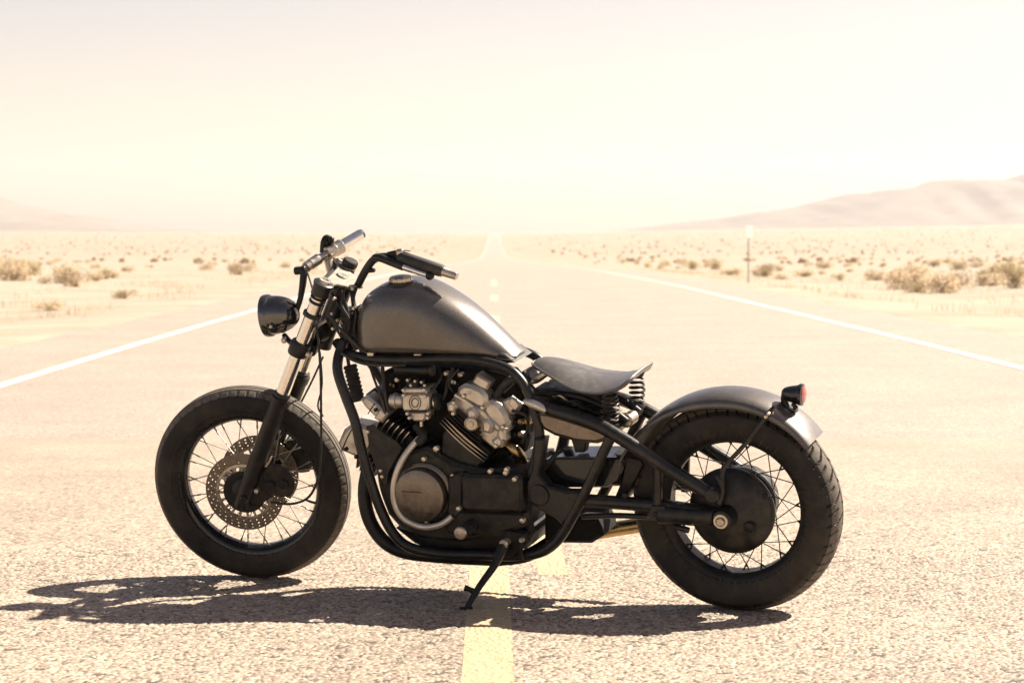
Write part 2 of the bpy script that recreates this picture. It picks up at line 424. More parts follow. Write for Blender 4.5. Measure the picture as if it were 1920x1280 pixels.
def grid_mesh(name, x, y, m, dz=0.0, k=1.0, fade=None):
    X, Y = np.meshgrid(x, y); h, tone, raw = relief(X, Y)
    f = 1.0 if fade is None else np.clip((fade - Y) / 4.9, 0, 1)
    Z = h * k * f + dz
    ft = f ** .7; tone = tone * (.45 + .55 * ft) + .5 * .55 * (1 - ft); raw = raw * ft + (1 - ft)
    n = X.size; nx, ny = len(x), len(y)
    me = bpy.data.meshes.new(name); me.vertices.add(n)
    me.vertices.foreach_set('co', np.stack([X, Y, Z], -1).astype(np.float32).ravel())
    a = (np.arange(ny - 1)[:, None] * nx + np.arange(nx - 1)[None]).ravel()
    q = np.stack([a, a + 1, a + nx + 1, a + nx], -1).astype(np.int32)
    me.loops.add(q.size); me.loops.foreach_set('vertex_index', q.ravel())
    me.polygons.add(len(q)); me.polygons.foreach_set('loop_start', (np.arange(len(q)) * 4).astype(np.int32))
    me.polygons.foreach_set('use_smooth', np.ones(len(q), dtype=bool))
    for nm, v in (('tone', tone), ('stand', raw)):
        at = me.attributes.new(nm, 'FLOAT', 'POINT'); at.data.foreach_set('value', v.astype(np.float32).ravel())
    me.update(calc_edges=True); me.materials.append(M[m])
    o = bpy.data.objects.new(name, me); COL.objects.link(o); return tag(o, kind='structure')
grid_mesh('road_surface', np.arange(-2.2, 2.2, .0038), np.arange(5.55, 8.6, .0046), 'chipseal', .001)
grid_mesh('road_surface', np.arange(-3.1, 3.1, .0068), np.arange(8.595, 13.4, .0095), 'chipseal', .001, 1.0, 13.4)
strip('road', ROAD_L, ROAD_R, -300, 5200, 0, 'asphalt', 2.0, .18)
strip('edge_line', XL - .06, XL + .06, -200, 5000, .004, 'whiteline', 2.0, .012)
strip('edge_line', XR - .06, XR + .06, -200, 5000, .004, 'whiteline', 2.0, .012)
strip('centre_line', -.083, .053, -20, 5.6, .004, 'yellow', .25)
strip('centre_line', -.083, .053, 13.3, 20, .004, 'yellow', .25)
grid_mesh('centre_line', np.arange(-.083, .0531, .004), np.arange(5.6, 13.31, .0065), 'yellow', .0022, .85)
grid_mesh('centre_line', np.arange(.152, .2521, .004), np.arange(7.95, 11.0, .0065), 'yellow', .0022, .85)
for a, b_ in ((31, 34.5), (43, 48), (58, 70)):
    strip('centre_line', -.06, .09, a, b_, .004, 'faded', 2.0)

def hills(name, base_y, depth, ridge, seed):
    b = MB(); rows = []
    nx = 130; x0, x1 = ridge[0][0], ridge[-1][0]
    for j in range(30):
        t = j / 29
        row = []
        for i in range(nx):
            x = x0 + (x1 - x0) * i / (nx - 1)
            h = interp(ridge, x)
            f = math.sin(min(1, t * 1.25) * math.pi / 2) if t < .8 else math.cos((t - .8) / .2 * 1.3)
            nzv = noise.fractal(Vector((x * .006, t * 3.2, seed)), .9, 2.1, 5)
            n2 = abs(noise.noise(Vector((x * .012, t * 1.6, seed + 7))))
            z = h * f * (1 + .10 * nzv * (t > .04)) - h * .22 * n2 * math.sin(math.pi * min(1, t * 1.2)) 
            row.append(Vector((x, base_y + depth * t, 3 + z - 8 * (t == 0))))
        rows.append(row)
    b.rings(rows, closed=False)
    return tag(b.build(name, 'hill', sharp=60), kind='structure')
def px_ridge(pts, d):
    return [((x - 925) / F_PX * d, max(0, (HOR - y)) / F_PX * d * 1.02) for x, y in pts]
hills('hills', 5600, 1500, px_ridge([(1120, 437), (1240, 424), (1340, 413), (1400, 402), (1470, 394), (1560, 374), (1640, 362), (1700, 352), (1760, 342), (1850, 336), (1930, 326), (2100, 305), (2350, 330), (2700, 345), (3100, 380)], 6800), 2)
hills('hills', 5900, 1500, px_ridge([(-1100, 330), (-700, 310), (-380, 340), (-150, 350), (0, 373), (60, 388), (130, 405), (215, 412), (300, 430), (480, 438)], 7100), 11)

# air: a pale volume from the ground to above the hills
hz = MB(); hz.box((0, 4500, 140), (1, 0, 0), (0, 1, 0), (0, 0, 1), 3500, 4950, 152, .001)
hm = bpy.data.materials.new('haze'); hm.use_nodes = True; n, l = nodes(hm)
n.remove(n['Principled BSDF']); pv = n.new('ShaderNodeVolumePrincipled')
pv.inputs['Color'].default_value = (.93, .93, 1, 1); pv.inputs['Density'].default_value = 5.5e-5; pv.inputs['Anisotropy'].default_value = .35
l.new(pv.outputs[0], n['Material Output'].inputs['Volume'])
tag(hz.build('haze', hm, sharp=10), kind='stuff')


# ------------------------------------------------------------------ the motorcycle's own frame (x forward, y left, z up)
LEAN, STEER, RAKE = .1761, .2077, R(26)
R_F, R_R, W_F, W_R = .3366, .330, .1004, .1304
A0, B0 = Vector((.7676, 7.244, 0)), Vector((-.7784, 7.8953, 0))
fwd = (B0 - A0).normalized(); left0 = Vector((0, 0, 1)).cross(fwd)
up = Vector((0, 0, 1)) * math.cos(LEAN) + left0 * math.sin(LEAN)
left = left0 * math.cos(LEAN) - Vector((0, 0, 1)) * math.sin(LEAN)
def drop(Rw, h, wd):
    return Rw * up.z - ((Rw - h / 2) * math.cos(LEAN) + math.hypot(h / 2 * math.cos(LEAN), wd / 2 * math.sin(LEAN)))
BO = A0 - Vector((0, 0, drop(R_R, .12, W_R)))
BM = Matrix((fwd, left, up)).transposed().to_4x4(); BM.translation = BO
BI = BM.inverted()
rax = Vector((-math.sin(RAKE), 0, math.cos(RAKE)))              # steering axis
SR = Matrix.Rotation(STEER, 3, rax)
fs, ls = SR @ Vector((1, 0, 0)), SR @ Vector((0, 1, 0)); us = fs.cross(ls)
CR = Vector((0, 0, R_R))
CF = BI @ (B0 + up * R_F - Vector((0, 0, drop(R_F, W_F, W_F) + .001)))
CAML = BI @ C_POS; BI3 = BI.to_3x3()
def ray(px, py):
    return BI3 @ (C_FW + C_RT * ((px - 960) / F_PX) - C_UP * ((py - 640) / F_PX))
def hit(px, py, p0, nrm):
    d = ray(px, py); return CAML + d * ((p0 - CAML).dot(nrm) / d.dot(nrm))
YH = Vector((0, 1, 0))
def P(px, py, off): return hit(px, py, Vector((0, off, 0)), YH)            # a point on the plane `off` metres left of the bike's middle
def PS(px, py, off): return hit(px, py, CF + ls * off, ls)                  # the same for what turns with the fork
def G(px, py): return hit(px, py, BI @ Vector((0, 0, 0)), BI3 @ Vector((0, 0, 1)))
def PL(pts, off): return [P(x, y, off) for x, y in pts]
U = .00168                                                                # metres to one photo pixel at the bike

bike = bpy.data.objects.new('motorcycle', None); COL.objects.link(bike)
bike.matrix_world = BM; bike.empty_display_size = .1; ORIGIN['motorcycle'] = Vector()
tag(bike, 'matt black stripped down custom motorcycle on its side stand across the yellow line', 'motorcycle')

def prism(name, pts, off, depth, m, parent=bike, b=.003):
    return MB().prism(PL(pts, off), (0, -depth, 0), b).build(name, m, parent)
def tube(name, pts, r, m, parent=bike, n=12, sub=6, mirror=False):
    """pts: (px, py, offset)"""
    q = [P(*p) for p in pts]
    if mirror: q = [Vector((p.x, -p.y, p.z)) for p in q]
    return MB().tube(q, r, n, sub).build(name, m, parent)
def bolts(lst, off, m, parent, r=5 * U, name='bolt', h=.006):
    for x, y in lst:
        c = P(x, y, off)
        MB().lathe(c, (0, 1, 0), [(r, -.01), (r, h * .6), (r * .8, h), (r * .3, h * 1.15)], 10).build(name, m, parent)

# ---------- wheels: built in wheel coordinates, x forward, y axle, z up
def wheel_root(name, hub_mb, m, C, X, Y, Z):
    o = hub_mb.build(name, m, None, centre=False); o.parent = bike
    mt = Matrix((X, Y, Z)).transposed().to_4x4(); mt.translation = C
    o.matrix_local = mt; ORIGIN[o.name] = Vector(); return o
def tyre_mesh(prof_, n, groove):
    rings = []
    for i, (t, r) in enumerate(prof_):
        ring = []
        for j in range(n):
            th = 2 * math.pi * j / n; d = groove(t, th, r)
            ring.append(Vector(((r - d) * math.cos(th), t, (r - d) * math.sin(th))))
        rings.append(ring)
    return MB().rings(rings)
def rim_mb(lip, inner, hw):
    k = [(lip, hw + .004), (lip + .003, hw + .002), (lip, hw - .004), (lip - .013, hw - .009), (inner + .006, hw - .020), (inner + .006, -hw + .020),
         (lip - .013, -hw + .009), (lip, -hw + .004), (lip + .003, -hw - .002), (lip, -hw - .004), (lip - .008, -hw - .002), (lip - .018, -hw + .002),
         (inner, -hw + .018), (inner, hw - .018), (lip - .018, hw - .002), (lip - .008, hw + .002)]
    n = 72
    return MB().rings([[Vector((r * math.cos(2 * math.pi * j / n), t, r * math.sin(2 * math.pi * j / n))) for j in range(n)] for r, t in k], loop=True)
def spokes(parent, hub_r, hub_t, rim_r, rim_t, count, m, thick=.0019, sweep=R(48)):
    fam = []
    for side in (1, -1):
        for dr in (1, -1):
            a = Vector((hub_r, side * hub_t, 0))
            th = dr * sweep
            b = Vector((rim_r * math.cos(th), side * rim_t, rim_r * math.sin(th)))
            q = lambda t: a + (b - a) * t
            me = MB().tube([q(0), q(.86), q(.865), q(.93), q(.935), q(1)], [thick, thick, thick * 1.9, thick * 1.9, thick * 1.35, thick * 2.0], 6, smooth=False)
            fam.append(me)
    first = []
    for i, mb in enumerate(fam):
        o = mb.build('spoke', m, parent, centre=False); o.location = (0, 0, 0); first.append(o)
    per = count // 4
    for i, o in enumerate(first):
        base = i * 2 * math.pi / count
        for k in range(per):
            c = o if k == 0 else o.copy()
            if k: COL.objects.link(c); c.parent = parent
            c.rotation_euler = (0, base + k * 2 * math.pi / per, 0)

def front_groove(t, th, r):
    d = 0
    for g in (-.0235, -.008, .008, .0235):
        d = max(d, .0060 * (abs(t - g) < .0024))
    if .026 < abs(t) < .047:
        ph = (th * 64 / (2 * math.pi)) % 1
        if ph < .13: d = max(d, .0034 * smoothstep(.026, .031, abs(t)) * (1 - smoothstep(.041, .047, abs(t))))
    return d
def mkprof(pts, extra):
    """dense profile: t positions across with radii interpolated smoothly"""
    return pts
def crown(t, w2, r0, drop_): return r0 - drop_ * (abs(t) / w2) ** 2.4
fp = [(-.038, .246), (-.041, .252), (-.044, .256), (-.0475, .262), (-.0482, .2645), (-.0474, .2655), (-.0490, .268), (-.0496, .2735), (-.0488, .2745), (-.0502, .280), (-.0502, .292), (-.049, .304)]
ts = [-.047, -.0445, -.041, -.037, -.033, -.029, -.0264, -.0260, -.0257, -.0213, -.0210, -.016, -.0106, -.0103, -.0057, -.0054, 0]
cr = [(t, crown(t, .047, .3366, .0225)) for t in ts]
fp = fp + cr + [(-t, r) for t, r in reversed(cr[:-1])] + [(-t, r) for t, r in reversed(fp)]
hub = MB().lathe((0, -.085, 0), (0, 1, 0), [(.012, -.03), (.012, 0), (.040, .002), (.055, .012), (.055, .018), (.036, .03), (.032, .085), (.036, .14), (.055, .152), (.055, .158), (.040, .168), (.012, .17), (.012, .2)], 28)
fw = wheel_root('front_wheel', hub, 'black', CF, fs, ls, us)
tyre_mesh(fp, 576, front_groove).build('tyre', 'tyre', fw, 50, crown_r=.3185)
MB().tube([Vector((.2545 * math.cos(2 * math.pi * i / 72), .0325, .2545 * math.sin(2 * math.pi * i / 72))) for i in range(73)], .0022, 8, sub=1, smooth=False).build('rim_edge', 'plate', fw)
rim_mb(.252, .223, .030).build('rim', 'gloss', fw)
spokes(fw, .050, .066, .224, .008, 36, M['spoke'], .0017)
def disc(yc):
    """drilled brake rotor: every hole is open"""
    mb = MB(); T = .0045
    def pol(r, th, s): return Vector((r * math.cos(th), yc + s * T / 2, r * math.sin(th)))
    def row(r0, r1, n, fill, ph, asp=1.0):
        rm = (r0 + r1) / 2
        for k in range(n):
            t0, t1 = 2 * math.pi * (k + ph) / n, 2 * math.pi * (k + 1 + ph) / n; tm = (t0 + t1) / 2; hw = (t1 - t0) / 2
            outer = [(r1, tm), (r1, t1), (rm, t1), (r0, t1), (r0, tm), (r0, t0), (rm, t0), (r1, t0)]
            hr = fill * (r1 - r0) / 2; inner = []
            for i in range(8):
                an = math.pi / 2 - i * math.pi / 4
                inner.append((rm + hr * math.sin(an), tm + asp * hr * math.cos(an) / rm))
            vs = [pol(r, t, s) for s in (1, -1) for r, t in outer + inner]
            fs_ = []
            for i in range(8):
                j = (i + 1) % 8
                fs_ += [(i, j, 8 + j, 8 + i), (16 + j, 16 + i, 24 + i, 24 + j), (8 + i, 8 + j, 24 + j, 24 + i)]
            mb.add(vs, fs_)
    def ring(r0, r1, n=72):
        for a, b_, s in ((r0, r1, 1), (r1, r0, -1)):
            mb.rings([[pol(a, 2 * math.pi * k / n, s) for k in range(n)], [pol(b_, 2 * math.pi * k / n, s) for k in range(n)]])
        for r in (r0, r1): mb.rings([[pol(r, 2 * math.pi * k / n, 1) for k in range(n)], [pol(r, 2 * math.pi * k / n, -1) for k in range(n)]])
    ring(.1300, .1335); row(.1195, .1300, 32, .56, 0); row(.1090, .1195, 30, .54, .5); row(.0965, .1090, 28, .40, .2)
    return mb, ring, row
for side in (1, -1):
    mb, ring, row = disc(side * .088)
    d = mb.build('brake_disc', 'disc', fw)
    mb2, ring, row = disc(side * .0885); mb3 = MB()
    n = 72
    mb3.lathe((0, side * .088, 0), (0, side, 0), [(.0965, -.003), (.097, .0035), (.0885, .0045), (.0885, -.003), (.0965, -.003)], n, cap=False)
    mb3.build('disc_carrier', 'steel', fw)
    sl = MB(); T = .004
    for k in range(20):                                   # the carrier's bridges, daylight between them
        th = 2 * math.pi * k / 20
        c = Vector((.0805 * math.cos(th), side * .088, .0805 * math.sin(th)))
        rr = Vector((math.cos(th), 0, math.sin(th)))
        sl.box(c, rr, YH, rr.cross(YH), .0095, .002, .0045, .0008)
    sl.build('carrier_bridges', 'steel', fw)
    MB().lathe((0, side * .030, 0), (0, side, 0), [(.05, 0), (.06, .03), (.072, .050), (.073, .060), (.060, .062), (.045, .058), (.030, .066), (.012, .068)], 40).build('hub_flange', 'black', fw)
MB().tube([Vector((.224 * math.cos(R(200)), .004, .224 * math.sin(R(200)))), Vector((.19 * math.cos(R(200)), .004, .19 * math.sin(R(200))))], .004, 8).build('valve_stem', 'black', fw)

RN = 30
def rear_groove(t, th, r):
    a = abs(t)
    if a > .064: return 0
    d = 0; per = 2 * math.pi / RN; rr = .33
    sg = 1 if t > 0 else -1
    thm = (th + (0 if sg > 0 else per / 2))
    s_ = a / .064
    # long slanted grooves with a kink, and a short one between them
    c1 = per * (.05 + .75 * s_ if s_ < .55 else .4625 + .25 * (s_ - .55))
    u = ((thm - c1 + per / 2) % per - per / 2) * rr
    if .06 < s_ < .97 and abs(u) < .0036: d = .0085
    c2 = per * (.55 + .55 * s_); u = ((thm - c2 + per / 2) % per - per / 2) * rr
    if .42 < s_ < .90 and abs(u) < .0030: d = .0075
    if a < .0028: d = .0055
    return d
rp = [(-.052, .232), (-.056, .240), (-.059, .246), (-.0615, .254), (-.0632, .262), (-.0652, .272), (-.0655, .282), (-.0650, .290)]
ts = [-.0640 + .0016 * i for i in range(40)] + [0]
rcr = [(t, crown(t, .0640, R_R, .033)) for t in ts]
rp = rp + rcr + [(-t, r) for t, r in reversed(rcr[:-1])] + [(-t, r) for t, r in reversed(rp)]
hub = MB().lathe((0, -.11, 0), (0, 1, 0), [(.012, -.03), (.03, 0), (.10, .002), (.105, .01), (.105, .05), (.10, .056), (.06, .06), (.06, .14), (.118, .146), (.124, .150), (.124, .162), (.110, .166), (.04, .17)], 48)
rw = wheel_root('rear_wheel', hub, 'black', CR, Vector((1, 0, 0)), YH, Vector((0, 0, 1)))
tyre_mesh(rp, 660, rear_groove).build('tyre', 'tyre', rw, 50, crown_r=.311)
rim_mb(.236, .206, .042).build('rim', 'black', rw)
spokes(rw, .112, .050, .207, .012, 40, M['black'], .0017, R(34))

# ---------- fork, headlight and bars turn with the front wheel
def leg(px, py): return PS(px, py, .115)
N_BOT, N_TOP = leg(450, 951), leg(608, 529)
ldir = (N_TOP - N_BOT).normalized()
def along(py):
    a, b = 951, 529
    # parameter along the leg by photo height
    lo, hi = 0.0, 1.2
    L = (N_TOP - N_BOT).length
    for _ in range(30):
        mid = (lo + hi) / 2; q = BM @ (N_BOT + ldir * L * mid) - C_POS
        y = 640 - F_PX * q.dot(C_UP) / q.dot(C_FW)
        if y > py: lo = mid
        else: hi = mid
    return L * lo
TW = ls * .23
def lg(k, py, d=0): return N_BOT - TW * k + ldir * (along(py) + d)
L_COL, L_TOP, L_LOW = along(742), along(529), along(652)
for k in (0, 1):
    b0 = N_BOT - TW * k
    sl = MB().lathe(b0, ldir, [(.017, 0), (.022, .006), (.024, .03), (.0265, .10), (.0285, .18), (.0295, L_COL - .035), (.0325, L_COL - .03), (.0335, L_COL - .004), (.030, L_COL), (.024, L_COL + .001)], 28).build('fork_slider', 'black', bike)
    MB().lathe(b0, ldir, [(.028, L_COL - .002), (.0285, L_COL + .008), (.0225, L_COL + .014)], 24, cap=False).build('dust_seal', 'rubber', sl)
    MB().box(b0 + ldir * .035 - us * .004, fs, ls, us, .020, .016, .026, .006).build('axle_lug', 'black', sl)
    MB().cyl(b0 + ldir * L_COL, b0 + ldir * (L_TOP - .012), .0222, 28).build('fork_tube', 'chrome', bike)
    MB().lathe(b0, ldir, [(.0222, L_TOP - .06), (.027, L_TOP - .058), (.027, L_TOP - .052), (.0222, L_TOP - .05)], 24).build('fork_tube_clip', 'black', bike)
    rg = MB().lathe(b0, ldir, [(.0235, L_TOP - .076), (.0265, L_TOP - .074), (.0265, L_TOP - .068), (.0235, L_TOP - .066)], 24).build('clamp_ring', 'black', bike)
MB().lathe(N_BOT + ldir * (along(590)), ldir, [(.022, -.006), (.030, -.005), (.030, .006), (.022, .007)], 24).build('clamp_ring', 'rubber', bike)
low = MB()
for k in (0, 1): low.lathe(N_BOT - TW * k, ldir, [(.0225, L_LOW - .026), (.032, L_LOW - .024), (.034, L_LOW - .018), (.034, L_LOW + .016), (.031, L_LOW + .022), (.0225, L_LOW + .023)], 28)
mid = N_BOT - TW * .5 + ldir * L_LOW; bk = ldir.cross(ls).normalized()
if bk.x > 0: bk = -bk
low.box(mid + bk * .025, ls, ldir, bk, .10, .019, .026, .006)
lt = low.build('lower_triple_clamp', 'black', bike)
MB().box(N_BOT + ldir * (L_LOW - .004) + bk * .034 + ls * .005, ldir, ls, bk, .008, .014, .010, .003).build('pinch_lug', 'steel', lt)
upm = MB()
for k in (0, 1): upm.lathe(N_BOT - TW * k, ldir, [(.0225, L_TOP - .048), (.030, L_TOP - .046), (.031, L_TOP - .012), (.0335, L_TOP - .010), (.0335, L_TOP - .002), (.029, L_TOP)], 28)
upm.box(N_BOT - TW * .5 + ldir * (L_TOP - .030), ls, ldir, bk, .098, .014, .022, .005)
ut = upm.build('upper_triple_clamp', 'frame', bike)
mid = N_BOT - TW * .5 + ldir * (L_TOP - .008)
pl = MB()
fl = [N_BOT + ldir * (L_TOP - .014) + v for v in (ls * .0 + bk * -.020, ls * .018 + bk * .012, -TW * .18 + bk * .036, -TW * .30 + bk * .085, -TW * .5 + bk * .105, -TW * .70 + bk * .085, -TW * .82 + bk * .036, -TW - ls * .018 + bk * .012, -TW + bk * -.020, -TW * .75 - bk * .004, -TW * .25 - bk * .004)]
pl.prism(fl, ldir * .012, .003).build('clamp_plate', 'plate', ut)
for k in (0, 1):
    MB().lathe(N_BOT - TW * k + ldir * L_TOP, ldir, [(.0225, -.004), (.0225, .004), (.019, .009), (.012, .009), (.011, .006), (.004, .006)], 24).build('fork_cap', 'steel', ut)
MB().lathe(mid + bk * .03, ldir, [(.020, 0), (.020, .008), (.016, .012), (.008, .012)], 20).build('stem_nut', 'steel', ut)
MB().lathe(mid + bk * .083 + ls * .045, ldir, [(.016, 0), (.016, .006), (.010, .008), (.009, .004), (.003, .004)], 18).build('plate_bolt', 'steel', ut)
kn = PS(655, 497, -.10)
kc = MB().lathe(kn - ldir * .015, ldir, [(.024, -.02), (.024, .006), (.021, .008), (.021, .014), (.026, .016), (.026, .030), (.022, .034), (.010, .035)], 20).build('ignition_switch', 'black', bike)
MB().lathe(kn, ldir, [(.0215, -.008), (.0275, -.007), (.0275, -.003), (.0215, -.002)], 20).build('switch_ring', 'steel', kc)

HD = (fs * .995 - us * .07).normalized(); hb = PS(500, 592, 0)
hl = MB().lathe(hb, -HD, [(.060, -.004), (.066, -.002), (.067, .004), (.066, .016), (.0635, .019), (.0632, .032), (.0605, .050), (.0555, .067), (.048, .083), (.0385, .096), (.027, .105), (.014, .110), (.003, .1115)], 44).build('headlight', 'lamp', bike)
MB().lathe(hb, HD, [(.0675, -.016), (.0695, -.011), (.0695, .002), (.067, .007), (.063, .009), (.061, .006)], 44, cap=False).build('headlight_ring', 'lamp', hl)
MB().lathe(hb + HD * .002, HD, [(.0615, 0), (.053, .009), (.035, .015), (.013, .018)], 32).build('headlight_lens', 'glass', hl)
MB().tube([PS(533, 628, .0), PS(543, 640, .03), PS(556, 648, .06)], .009, 8).build('headlight_bracket', 'black', hl)
MB().lathe(PS(534, 636, .02), ls, [(.010, -.012), (.010, .012), (.006, .015)], 14).build('bracket_bolt', 'steel', hl)
MB().ball(PS(508, 612, .072), .006, 8).build('side_bolt', 'zinc', hl)

# right-hand bar with its control and lever, left-hand bar with grip and lever
hbR = MB().tube([PS(563, 509, -.05), PS(590, 490, -.11), PS(628, 468, -.17), PS(648, 457, -.20)], [.0135] * 4, 16).build('handlebar', 'steel', bike)
MB().tube([PS(640, 461, -.19), PS(676, 440, -.25)], [.0185, .0185], 18, smooth=False).build('grip', 'chrome', hbR)
MB().tube([PS(674, 441, -.247), PS(680, 437.5, -.257)], [.0185, .015], 18, smooth=False).build('bar_end', 'rubber', hbR)
def collar(name, p, q, r, m, par, n=20): return MB().cyl(p, q, r, n, .002).build(name, m, par)
collar('control_housing', PS(613, 476, -.145), PS(629, 467, -.171), .0225, 'steel', hbR)
collar('control_housing', PS(627, 468.5, -.171), PS(641, 461, -.193), .0240, 'steel', hbR)
collar('clamp_collar', PS(581, 496.5, -.09), PS(598, 485, -.125), .0185, 'steel', hbR)
collar('clamp_collar', PS(573, 502, -.07), PS(580, 497, -.085), .0175, 'steel', hbR)
MB().tube([PS(605, 474, -.16), PS(607, 455, -.17), PS(612, 446, -.178), PS(621, 450, -.18), PS(620, 462, -.18)], [.010, .011, .011, .010, .009], 12).build('throttle_elbow', 'black', hbR)
MB().ball(PS(621, 449, -.165), .011, 10).build('switch_button', 'black', hbR)
MB().box(PS(612, 459, -.175), fs, ls, us, .011, .012, .020, .006).build('switch_block', 'case', hbR)
collar('lever_perch', PS(553, 508, -.045), PS(574, 506, -.04), .013, 'black', hbR)
MB().tube([PS(570, 507, -.035), PS(568, 530, -.02), PS(563, 560, -.01), PS(556, 582, 0), PS(550, 592, .004)], [.0125, .0118, .0095, .0085, .0075], 12).build('brake_lever', 'black', hbR)
MB().ball(PS(550, 593, .004), .0095, 10).build('lever_tip', 'black', hbR)
MB().tube([PS(612, 480, -.16), PS(617, 500, -.15), PS(622, 517, -.14)], [.011, .0125, .0125], 14).build('bar_riser', 'steel', bike)
MB().tube([PS(624, 481, -.17), PS(632, 496, -.16), PS(640, 516, -.14), PS(668, 527, -.05)], .0032, 8).build('throttle_cable', 'rubber', bike)
MB().tube([PS(577, 512, -.03), PS(582, 528, 0), PS(588, 548, .04), PS(594, 566, .07)], .0032, 8).build('brake_hose', 'rubber', bike)

hbL = MB().tube([PS(671, 535, .02), PS(684, 510, .025), PS(695, 493, .03), PS(704, 485, .033), PS(716, 481.5, .038), PS(733, 482, .045), PS(752, 488, .05), PS(800, 502, .07)], .0128, 16).build('handlebar', 'frame', bike)
MB().tube([PS(748, 483, 0.062), PS(752, 482, 0.064), PS(826, 507, 0.092), PS(831, 509, 0.094)], [.016, .0205, .0205, .018], 20, smooth=False).build('grip', 'rubber', hbL)
MB().tube([PS(828, 508, 0.092), PS(831, 509, 0.094), PS(853, 516.5, 0.101), PS(857, 518, 0.103)], [.0205, .0150, .0142, .012], 18, smooth=False).build('bar_end', 'steel', hbL)
MB().tube([PS(727, 477, 0.052), PS(742, 476, 0.057), PS(750, 479, 0.062)], [.008, .012, .014], 12).build('lever_perch', 'black', hbL)
MB().box(PS(750, 474, 0.065), fs, ls, us, .012, .010, .012, .004).build('switch_block', 'steel', hbL)
MB().tube([PS(752, 471, 0.065), PS(758, 469.5, 0.065), PS(770, 471, 0.065)], [.003, .002, .0015], 8).build('switch_toggle', 'steel', hbL)
MB().tube([PS(700, 484, 0.055), PS(706, 482.5, 0.057), PS(716, 484.5, 0.065), PS(735, 492, 0.075), PS(757, 500.5, 0.085)], [.010, .0125, .0128, .0128, .0128], 16).build('lever_sleeve', 'frame', hbL)
cl = MB().tube([PS(756, 500, 0.085), PS(764, 503, 0.087), PS(780, 508.5, 0.092), PS(800, 515, 0.100)], [.011, .0108, .0095, .0085], 14).build('clutch_lever', 'chrome', hbL)
MB().ball(PS(806, 516.5, 0.101), .0150, 14).build('lever_tip', 'black', hbL)
MB().cyl(PS(686, 508, .03), PS(703, 506, .035), .0075, 14, .002).build('mounting_boss', 'black', hbL)

# steering head, wiring and hoses behind the fork
hd_c = N_BOT - TW * .5 + bk * .045
MB().tube([hd_c + ldir * (L_LOW - .01), hd_c + ldir * (L_LOW + .03), hd_c + ldir * (L_TOP - .05), hd_c + ldir * (L_TOP - .012)], [.035, .032, .032, .035], 20, smooth=False).build('steering_head', 'frame', bike)
MB().prism(PL([(640, 580), (668, 575), (676, 605), (678, 650), (655, 664), (634, 660), (636, 610)], .02), (0, -.06, 0), .008).build('head_gusset', 'frame', bike)
tube('wiring_cable', [(615, 590, .11), (640, 618, .10), (668, 646, .09), (700, 668, .09)], .0062, 'rubber')
tube('wiring_cable', [(622, 548, .05), (630, 575, .07), (624, 600, .09), (640, 632, .08)], .0045, 'rubber')
tube('wiring_cable', [(648, 540, .05), (640, 570, .08), (655, 600, .08), (652, 630, .07), (668, 655, .08)], .0040, 'rubber')
tube('clutch_cable', [(668, 540, .05), (662, 565, .07), (668, 590, .08), (664, 620, .075), (672, 650, .07)], .0050, 'black')
tube('wiring_cable', [(630, 560, .03), (645, 585, .05), (660, 600, .05), (670, 628, .06)], .0055, 'frame')
bolts([(626, 560), (633, 600), (668, 574), (663, 578), (622, 588), (640, 606), (632, 658), (624, 616)], .085, 'steel', bike, 3.6 * U, 'clip', .004)
MB().box(P(652, 588, .05), (1, 0, .4), YH, (-.4, 0, 1), .020, .012, .014, .004).build('wiring_block', 'rubber', bike)
MB().box(P(662, 618, .05), (1, 0, .2), YH, (-.2, 0, 1), .014, .010, .020, .004).build('wiring_block', 'case', bike)
tube('wiring_cable', [(640, 545, .06), (652, 590, .07), (648, 640, .06), (655, 690, .06)], .006, 'rubber')
tube('wiring_cable', [(660, 545, .03), (666, 600, .05), (668, 640, .05)], .0075, 'black')
tube('horn_bracket', [(585, 640, .05), (592, 615, .06), (612, 600, .05)], .006, 'steel')
MB().lathe(P(598, 622, .03), (.3, 1, 0), [(.03, -.02), (.034, -.015), (.034, .0), (.030, .01), (.012, .014)], 20).build('horn', 'black', bike)
MB().tube([PS(592, 602, .10), PS(597, 640, .125), PS(601, 700, .128), PS(602, 770, .128), PS(602, 840, .13), PS(598, 890, .13), PS(580, 930, .13), PS(548, 944, .125), PS(508, 941, .118)], .0042, 10).build('brake_hose', 'rubber', bike)
MB().tube([PS(606, 668, -.05), PS(584, 716, -.05), PS(556, 770, -.04), PS(540, 800, .02), PS(524, 830, .08), PS(520, 860, .11)], .0036, 8).build('brake_hose', 'rubber', bike)
MB().tube([PS(600, 660, .0), PS(604, 720, .0), PS(596, 760, -.02), PS(606, 780, -.03)], .003, 8).build('speedometer_cable', 'rubber', bike)

